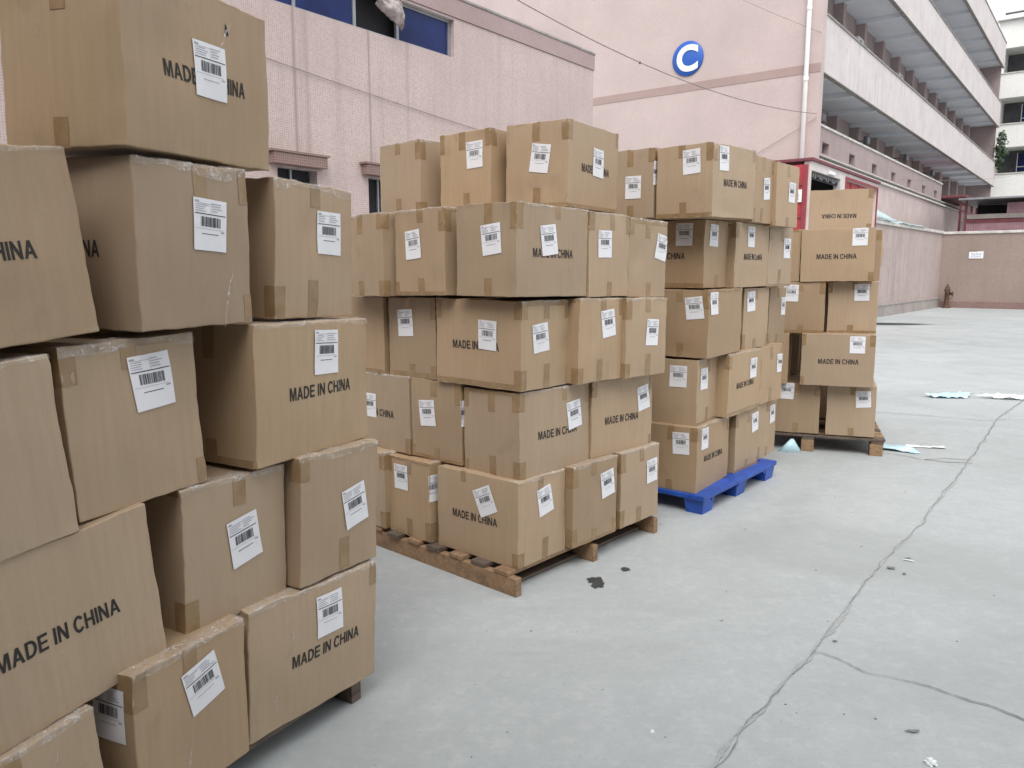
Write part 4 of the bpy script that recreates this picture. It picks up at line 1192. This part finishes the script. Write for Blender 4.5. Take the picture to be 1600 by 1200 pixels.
hid_proto = None
for ci, c in enumerate(CARTONS):
    cid, txt, N, yaw, roll, lean, dims, labs = c
    st, ly = cid[0], int(cid[1])
    rg = random.Random(1000 + ci * 7)
    mw = make_pos(c)
    K = Carton(dims, 500 + ci, st == 'A')
    if 'h' in cid[1:]:
        me = carton_mesh(K, 4)
        o = bpy.data.objects.new("carton", me); COL.objects.link(o); o.matrix_world = mw
        tag(o, "brown carton buried inside the " + STACK[st] + ", behind its front cartons", "carton", "cartons inside the " + STACK[st].split(",")[0])
        continue
    me = carton_mesh(K, 16 if st in 'AB' else 10)
    o = bpy.data.objects.new("carton", me); COL.objects.link(o); o.matrix_world = mw
    i, n = rank[cid]
    pos = "only one" if n == 1 else ("rightmost" if i == n - 1 else ORD[i])
    look = "film wrapped" if st == 'A' else "taped"
    if txt == 'g': look = "upside down printed"
    elif txt: look = "printed"
    elif len(labs) == 2: look = "twice labelled"
    elif len(labs) == 0: look = "plain"
    tag(o, f"{look} brown carton, {pos} in {ROW[ly]} of {STACK[st]}", "carton", "cartons of the " + STACK[st].split(",")[0])
    a2, b2, h = dims
    if txt:
        f = 'F' if txt == 'F' else 'G'
        L = a2 if f == 'F' else b2
        rot = pi if txt == 'g' else 0
        u0 = L * 0.5 + rg.uniform(-0.012, 0.012); v0 = h * 0.475 if txt != 'g' else h * 0.42
        u0 += {"A1c": 0.03, "A3c": 0.03, "B1c": 0.02, "B2c": 0.02, "B2d": -0.02}.get(cid, 0)
        pts = lay(K, f, u0, v0, rot, [(v.x * TSX, v.y * TSY) for v in TV], 0.0012)
        obj("lettering", pts, TF, M["ink"], o)
    for (f, u, v, d) in labs:
        add_label(K, o, f, u, v, R(d), rg)
    # short sides carry the tape of the flaps, near corners carry patches
    shortF, shortG = a2 < 0.45, b2 < 0.45
    far = st == 'D'
    for f, sh, L in (('F', shortF, a2), ('G', shortG, b2)):
        if sh:
            if st != 'A' or rg.random() < 0.75:
                m0 = L / 2 + rg.uniform(-0.02, 0.02)
                add_tape(K, o, f, m0 - 0.024, m0 + 0.024, h - rg.uniform(0.07, 0.12), h + 0.0, rg)
            if st != 'A' or rg.random() < 0.45:
                m0 = L / 2 + rg.uniform(-0.02, 0.02)
                add_tape(K, o, f, m0 - 0.024, m0 + 0.024, 0.0, rg.uniform(0.07, 0.13), rg)
        elif st == 'B' and rg.random() < 0.35:
            m0 = L / 2 + rg.uniform(-0.05, 0.1)
            add_tape(K, o, f, m0 - 0.018, m0 + 0.018, h - rg.uniform(0.05, 0.09), h, rg)
    for f, L in (('F', a2), ('G', b2)):
        if rg.random() < {'A': 0.35, 'B': 0.5, 'C': 0.35, 'D': 0.2}[st]:
            mb = MB(); e0 = rg.choice((0, 1)); wd = rg.uniform(0.018, 0.032)
            tvs, tfs = gridrect(0.0, L, h - wd if e0 else 0.0, h if e0 else wd, 14, 3)
            mb.add([K.surf(K.pt(f, u, v), 0.0008) for u, v in tvs], tfs, 0, True)
            mb.build("edge_tape", M["tape"], o)
    pc = {'A': 0.4, 'B': 0.6, 'C': 0.4, 'D': 0.3}[st]
    if rg.random() < pc: add_corner(K, o, h - rg.uniform(0.085, 0.125), h, rg)
    if rg.random() < pc: add_corner(K, o, 0.0, rg.uniform(0.07, 0.11), rg)
    # far edge of each face
    for f, L in (('F', a2), ('G', b2)):
        if rg.random() < pc * 0.6:
            add_tape(K, o, f, L - 0.035, L, h - rg.uniform(0.08, 0.11), h, rg, "corner_tape")
        if rg.random() < pc * 0.4:
            add_tape(K, o, f, L - 0.03, L, 0, rg.uniform(0.06, 0.1), rg, "corner_tape")
    if st == 'A':
        if cid not in ('A2a', 'A5a'): add_film(K, o, 'F', rg, 1.0 if cid in ('A4b', 'A4c', 'A3b', 'A2c') else 0.65)
        for _ in range(rg.randint(0, 2)):
            add_crease(K, o, 'F', rg.uniform(0.05, a2 - 0.05), rg.uniform(0.06, h - 0.07), rg.uniform(0.05, 0.2), rg.uniform(-0.7, 0.7), rg)
    elif st in 'BC' and rg.random() < (0.75 if st == 'B' else 0.5):
        add_film(K, o, 'F', rg, 0.5)
        if rg.random() < 0.5: add_film(K, o, 'G', rg, 0.45)
    if cid == 'A5a':      # torn hole in the top carton
        mb = MB()
        q = [(0, 0.012), (0.008, -0.004), (0.011, -0.018), (0.004, -0.022), (-0.003, -0.014), (-0.002, 0.0)]
        mb.add(lay(K, 'F', 0.375, 0.37, 0, q, 0.0015), [tuple(range(len(q)))], 0)
        mb.build("torn_hole", M["dark"], o)
    if cid == 'D4b':      # loose flap sticking out at the right end
        mb = MB(); vs = []
        for j in range(7):
            v = 0.10 + 0.30 * j / 6
            for i2 in range(4):
                u = i2 / 3
                vs.append((-K.a + 0.33 + 0.03 * u, -K.b - 0.002 - 0.042 * u * (1 - 0.6 * abs(j - 3) / 3) - 0.008 * noise.noise((u * 3, v * 9, 1)), v))
        mb.add(vs, [(j * 4 + i2, j * 4 + i2 + 1, j * 4 + i2 + 5, j * 4 + i2 + 4) for j in range(6) for i2 in range(3)], 0, True)
        mb.build("loose_flap", M["card"], o)


# ------------------------------------------------------------------ pallets
def pallet_frame(p, a):
    """x along the right-hand face, y to the left"""
    return Matrix(((sin(a), -cos(a), 0, p[0]), (cos(a), sin(a), 0, p[1]), (0, 0, 1, 0), (0, 0, 0, 1)))


def board(name, x0, x1, y0, y1, z0, z1, mat, parent, rg, bev=0.003):
    mb = MB()
    j = Matrix.Translation((rg.uniform(-0.006, 0.006), rg.uniform(-0.006, 0.006), rg.uniform(-0.0012, 0.0012))) @ Matrix.Rotation(rg.uniform(-0.004, 0.004), 4, 'Z')
    mb.box(x0, x1, y0, y1, z0, z1, 0, bev, j)
    return mb.build(name, mat, parent)


rg = random.Random(3)
pa = tag(empty("wooden_pallet", pallet_frame((0.022, 3.605), 0.735)), "brown wooden pallet with a split stringer under the second stack", "pallet")
for x in (0.0, 0.63, 1.26):
    board("stringer", x, x + 0.042, 0.0, 1.34, 0.0, 0.094, M["wood"], pa, rg, 0.004)
for k in range(8):
    y = 0.05 + k * 0.165
    board("deck_board", -0.012 + rg.uniform(-0.015, 0.01), 1.31, y, y + 0.098, 0.0955, 0.1165, M["wood_dark"] if k % 2 else M["wood"], pa, rg)
for k in range(3):
    y = 0.1 + k * 0.5
    board("base_board", 0.05, 1.25, y, y + 0.09, 0.004, 0.022, M["wood_dark"], pa, rg)

pb = tag(empty("wooden_pallet", pallet_frame((-0.842, 2.243), 0.545)), "dark wooden pallet mostly hidden under the nearest carton stack", "pallet")
for x in (-0.9, -0.2, 0.49):
    board("stringer", x, x + 0.05, 0.005, 1.15, 0.0, 0.078, M["wood_dark"], pb, rg)
for k in range(7):
    y = 0.01 + k * 0.165
    board("deck_board", -0.95, 0.56, y, y + 0.1, 0.0795, 0.0985, M["wood_dark"], pb, rg)

pd = tag(empty("wooden_pallet", pallet_frame((3.20, 6.50), 0.345)), "wooden block pallet with slatted deck under the farthest stack", "pallet")
for x in (0.0, 0.72, 1.44):
    for y in (0.0, 0.56, 1.06):
        board("block", x, x + 0.12, y, y + 0.105, 0.0, 0.105, M["wood"], pd, rg, 0.004)
for y in (0.002, 0.562, 1.062):
    board("runner", 0.0, 1.56, y, y + 0.1, 0.107, 0.128, M["wood_dark"], pd, rg)
for k in range(12):
    x = 0.0 + k * 0.132
    board("deck_board", x, x + 0.088, -0.012, 1.175, 0.1295, 0.150, M["wood"] if k % 3 else M["wood_dark"], pd, rg)

pc = tag(empty("plastic_pallet", pallet_frame((1.236, 4.905), 0.692)), "bright blue plastic pallet on nine feet under the third stack", "pallet")
mb = MB()
mb.box(-0.02, 1.25, -0.035, 0.07, 0.098, 0.131, 0, 0.008)
mb.box(-0.02, 1.25, 1.02, 1.10, 0.098, 0.131, 0, 0.008)
for k in range(9):
    x = -0.02 + k * 0.15
    mb.box(x, min(x + 0.085, 1.25), 0.0705, 1.0195, 0.100, 0.129, 0, 0.004)
for x in (0.12, 0.55, 1.0): mb.box(x, x + 0.03, -0.03, 1.09, 0.078, 0.0975, 0)
mb.build("deck", M["blueplastic"], pc)
for x in (0.0, 0.53, 1.06):
    for y in (-0.025, 0.45, 0.94):
        mb = MB(); t = 0.012
        vs = [(x, y, 0.097), (x + 0.17, y, 0.097), (x + 0.17, y + 0.14, 0.097), (x, y + 0.14, 0.097), (x + t, y + t, 0), (x + 0.17 - t, y + t, 0), (x + 0.17 - t, y + 0.14 - t, 0), (x + t, y + 0.14 - t, 0)]
        mb.add(vs, [(0, 4, 5, 1), (1, 5, 6, 2), (2, 6, 7, 3), (3, 7, 4, 0), (4, 7, 6, 5), (0, 1, 2, 3)])
        f = mb.build("foot", M["blueplastic"], pc)


# ------------------------------------------------------------------ cracks, stains, litter
def jagged(pts, w, seed, step=0.02, wob=0.02):
    P = [Vector((*p, 0)) for p in pts]
    C = []
    for i in range(len(P) - 1):
        n = max(1, int((P[i + 1] - P[i]).length / step))
        for k in range(n): C.append(P[i].lerp(P[i + 1], k / n))
    C.append(P[-1])
    vs, fs = [], []
    for i, p in enumerate(C):
        d = (C[min(i + 1, len(C) - 1)] - C[max(i - 1, 0)]).normalized(); nrm = Vector((-d.y, d.x, 0))
        q = p + nrm * (wob * fbm((p.x * 4 + seed, p.y * 4, 0), 4) + 0.006 * noise.noise((p.x * 38 + seed, p.y * 38, 2)))
        ww = w(i / (len(C) - 1)) if callable(w) else w
        wl = ww * max(0.1, min(1.8, 0.7 + 0.9 * fbm((p.x * 9, p.y * 9, seed), 3) + 0.8 * noise.noise((p.x * 45, p.y * 45, seed)))); wr = ww * max(0.1, min(1.8, 0.7 + 0.9 * fbm((p.x * 9, p.y * 9, seed + 7), 3) + 0.8 * noise.noise((p.x * 45, p.y * 45, seed + 3))))
        vs += [q + nrm * wl, q - nrm * wr]
    for i in range(len(C) - 1): fs.append((2 * i, 2 * i + 1, 2 * i + 3, 2 * i + 2))
    return vs, fs


MAIN = [(0.42, 1.95), (0.65, 2.29), (0.84, 2.54), (1.1, 2.85), (1.27, 3.05), (1.72, 3.64), (2.04, 4.06), (2.59, 4.7), (3.34, 5.67), (4.23, 6.83), (5.25, 8.19), (6.35, 9.43), (8.2, 11.9)]


def mark(name, vs, fs, mat, z):
    o = obj(name, [(v[0], v[1], z) for v in vs], fs, mat, ground)
    o["kind"] = "structure"
    return o


vs, fs = jagged(MAIN, lambda t: 0.005 + 0.024 * max(0, noise.noise((t * 34, 3, 0)) - 0.05) + 0.014 * max(0, 0.25 - t), 5, 0.02, 0.02); mark("joint_filler", vs, fs, M["filler"], 0.0030)
vs, fs = jagged(MAIN[:5], lambda t: 0.0022 * (1.1 - 0.6 * t), 1, 0.02, 0.02); mark("crack", vs, fs, M["crack"], 0.0062)
vs, fs = jagged([(p[0] - 0.003, p[1] + 0.003) for p in MAIN[4:]], lambda t: 0.0011 + 0.004 * t, 2, 0.02, 0.02); mark("crack", vs, fs, M["crack"], 0.0066)
vs, fs = jagged([(1.27, 3.05), (1.33, 3.0), (1.41, 2.9), (1.61, 2.78), (1.84, 2.56), (2.4, 2.2)], lambda t: 0.0026 + 0.0026 * t, 12, 0.012, 0.03); mark("crack", vs, fs, M["crack"], 0.0068)
vs, fs = jagged([(3.4, 8.6), (4.15, 8.57), (4.59, 8.37), (5.0, 8.1), (5.22, 8.12)], lambda t: 0.004 + 0.012 * t * (1.1 - t), 3, 0.03, 0.03); mark("crack", vs, fs, M["crack"], 0.0070)
vs, fs = jagged([(5.22, 8.12), (5.6, 8.15), (6.2, 8.0)], 0.005, 31, 0.03, 0.03); mark("crack", vs, fs, M["crack"], 0.0071)
vs, fs = jagged([(3.05, 6.75), (3.27, 6.63), (3.49, 6.4), (3.62, 6.42), (3.9, 6.36)], lambda t: 0.006, 4, 0.02, 0.03); mark("crack", vs, fs, M["crack"], 0.0072)
vs, fs = jagged([(3.5, 6.38), (3.65, 6.3), (3.85, 6.28)], lambda t: 0.012, 44, 0.02, 0.03); mark("joint_filler", vs, fs, M["filler"], 0.0036)
def blot(name, x, y, rx, ry, seed, mat, z, lab=None, n=64, amp=0.5, hole=None):
    vs = []
    for k in range(n):
        t = 2 * pi * k / n; r = 1 + amp * fbm((cos(t) * 1.5 + seed, sin(t) * 1.5, 0), 5)
        if hole and abs((t - hole + pi) % (2 * pi) - pi) < 0.3: r *= 0.45
        vs.append((x + rx * r * cos(t), y + ry * r * sin(t)))
    return mark(name, vs, [tuple(range(n))], mat, z)


blot("oil_stain", 0.432, 3.79, 0.052, 0.072, 3.0, M["oil"], 0.0042, hole=3.6)
blot("oil_stain", 0.612, 3.965, 0.024, 0.026, 9.0, M["oil"], 0.0043, amp=0.35)
rg = random.Random(17)
for k in range(4):
    x = rg.uniform(0.2, 2.6); y = rg.uniform(2.2, 5.2)
    if x < 0.36 * y - 0.9 + 0.55 and y > 3.2: x += 0.7
    blot("scuff", x, y, rg.uniform(0.005, 0.013), rg.uniform(0.003, 0.008), k * 3.1, M["crack"] if k % 2 else M["filler"], 0.0044 + 0.0001 * k, n=20)
for (x, y, rx, ry, s) in ((2.05, 3.98, 0.02, 0.02, 5), (2.08, 3.90, 0.01, 0.01, 6), (2.21, 4.12, 0.014, 0.012, 7), (1.40, 2.49, 0.025, 0.008, 11)):
    blot("scuff", x, y, rx, ry, s, M["crack"], 0.0062 + 0.00005 * s, n=24)
# long soft-edged black streak at the far left of the yard
t = NT("black_streak")
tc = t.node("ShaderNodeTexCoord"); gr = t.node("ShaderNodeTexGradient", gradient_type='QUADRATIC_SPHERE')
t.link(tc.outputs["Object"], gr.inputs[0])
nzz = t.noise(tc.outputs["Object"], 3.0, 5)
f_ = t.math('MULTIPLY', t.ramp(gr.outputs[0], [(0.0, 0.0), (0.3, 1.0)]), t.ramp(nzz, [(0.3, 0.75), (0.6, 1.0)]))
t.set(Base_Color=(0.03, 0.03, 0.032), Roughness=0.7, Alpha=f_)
sm = obj("black_streak", [(-1, -1, 0), (1, -1, 0), (1, 1, 0), (-1, 1, 0)], [(0, 1, 2, 3)], t.m, ground, Matrix.Translation((10.9, 22.95, 0.004)) @ Matrix.Rotation(-0.12, 4, 'Z') @ Matrix.Diagonal((2.0, 0.75, 1, 1)))
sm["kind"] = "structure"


def sheet(name, mat, outline, place, seed, amp, label, cat, lift=0.0, n=26, fold=0.0):
    """crumpled plastic lying on the ground: outline in metres, puckered"""
    xs = [p[0] for p in outline]; ys = [p[1] for p in outline]

    def inside(x, y):
        r = False
        for i in range(len(outline)):
            (x1, y1), (x2, y2) = outline[i], outline[i - 1]
            if (y1 > y) != (y2 > y) and x < (x2 - x1) * (y - y1) / (y2 - y1) + x1: r = not r
        return r
    x0, x1, y0, y1 = min(xs), max(xs), min(ys), max(ys)
    m = max(6, int(n * (y1 - y0) / (x1 - x0)))
    idx, vs, fs = {}, [], []

    def vid(i, j):
        if (i, j) not in idx:
            x, y = x0 + (x1 - x0) * i / n, y0 + (y1 - y0) * j / m
            z = 0.008 + amp * abs(fbm((x * 7 + seed, y * 7, 0), 4)) + fold * max(0, 1 - abs((y - (y0 + y1) / 2) / (y1 - y0) * 2.2))
            idx[(i, j)] = len(vs); vs.append((x + 0.01 * noise.noise((x * 9, y * 9, seed)), y + 0.01 * noise.noise((x * 9, y * 9, seed + 4)), z + lift))
        return idx[(i, j)]
    for i in range(n):
        for j in range(m):
            if inside(x0 + (x1 - x0) * (i + 0.5) / n, y0 + (y1 - y0) * (j + 0.5) / m):
                fs.append((vid(i, j), vid(i + 1, j), vid(i + 1, j + 1), vid(i, j + 1)))
    o = obj(name, vs, fs, mat, None, Matrix.Translation((place[0], place[1], 0)) @ Matrix.Rotation(place[2], 4, 'Z'), smooth=True)
    o.modifiers.new("thickness", 'SOLIDIFY').thickness = 0.003
    return tag(o, label, cat)


sheet("plastic_sheet", M["teal"], [(-0.16, -0.04), (0.10, -0.20), (0.15, -0.18), (0.14, 0.13), (-0.14, 0.14)], (3.44, 6.80, -0.05), 3, 0.016, "pale blue plastic sheet on the ground beside the farthest pallet", "plastic sheet", fold=0.02)
sheet("plastic_strip", M["whitefilm"], [(-0.17, 0.0), (-0.16, 0.06), (0.17, 0.04), (0.15, -0.04)], (3.76, 6.84, -0.12), 8, 0.014, "narrow white plastic strip beside the pale blue sheet", "plastic strip")
sheet("plastic_sheet", M["teal"], [(-0.3, -0.1), (-0.36, 0.04), (-0.1, 0.16), (0.28, 0.14), (0.1, -0.1)], (5.60, 9.62, -0.1), 5, 0.05, "pale blue plastic sheet lying farther out by the long joint", "plastic sheet", fold=0.03)
sheet("plastic_film", M["whitefilm"], [(-0.34, 0.02), (0.0, 0.12), (0.36, 0.0), (0.3, -0.07), (-0.02, -0.08)], (6.16, 9.5, -0.2), 6, 0.05, "thin white plastic film trailing right of the farther blue sheet", "plastic film", fold=0.03)
# blue cone of folded sheet under the far pallet
vs = []; fs = []
for k in range(14):
    tt = pi * 1.15 * k / 13
    vs += [(0.10 * cos(tt) + 0.02 * noise.noise((k, 1, 1)), 0.06 * sin(tt), 0.0), (0.012 * cos(tt) - 0.01, 0.02 + 0.01 * sin(tt), 0.115)]
for k in range(13): fs.append((2 * k, 2 * k + 2, 2 * k + 3, 2 * k + 1))
o = obj("plastic_scrap", vs, fs, M["teal"], None, Matrix.Translation((2.475, 6.72, 0.001)) @ Matrix.Rotation(pi, 4, 'Z'), smooth=True)
o.modifiers.new("thickness", 'SOLIDIFY').thickness = 0.003
tag(o, "pointed scrap of blue sheet sticking up beside the farthest pallet", "plastic scrap")
for (x, y, s, sd_, lab) in ((1.37, 2.315, 0.016, 4, "white scrap of paper on the concrete at the lower right"), (0.49, 2.49, 0.007, 6, "small white scrap on the concrete at the bottom centre"), (2.20, 4.09, 0.02, 7, "thin white sliver beside the long joint")):
    bm = bmesh.new(); bmesh.ops.create_icosphere(bm, subdivisions=3, radius=1)
    sc_ = (1.0, 1.0, 0.7) if sd_ != 7 else (1.2, 0.3, 0.12)
    for v in bm.verts:
        k = 1 + 0.6 * fbm((v.co.x * 1.8 + sd_, v.co.y * 1.8, v.co.z * 1.8), 3)
        v.co = Vector((v.co.x * sc_[0], v.co.y * sc_[1], max(-0.3, v.co.z) * sc_[2])) * k * s
    me = bpy.data.meshes.new("paper_scrap"); bm.to_mesh(me); bm.free(); me.materials.append(M["whitefilm"])
    o = bpy.data.objects.new("paper_scrap", me); COL.objects.link(o); o.location = (x, y, s * 0.3)
    if sd_ == 7: o.rotation_euler = (0, 0, -0.6)
    tag(o, lab, "paper scrap")
# grit
mb = MB(); rg = random.Random(9)
for k in range(200):
    y = rg.uniform(2.0, 11); x = rg.uniform(-0.4, 0.75) * y + 0.3; s = rg.uniform(0.0012, 0.0035)
    mb.box(x - s, x + s * rg.uniform(0.5, 2), y - s, y + s, 0.0002, s * 0.8, rg.choice((0, 0, 1)), 0, None)
tag(mb.build("grit", [M["crack"], M["filler"]]), "fine grit scattered over the concrete yard", "grit", kind="stuff")
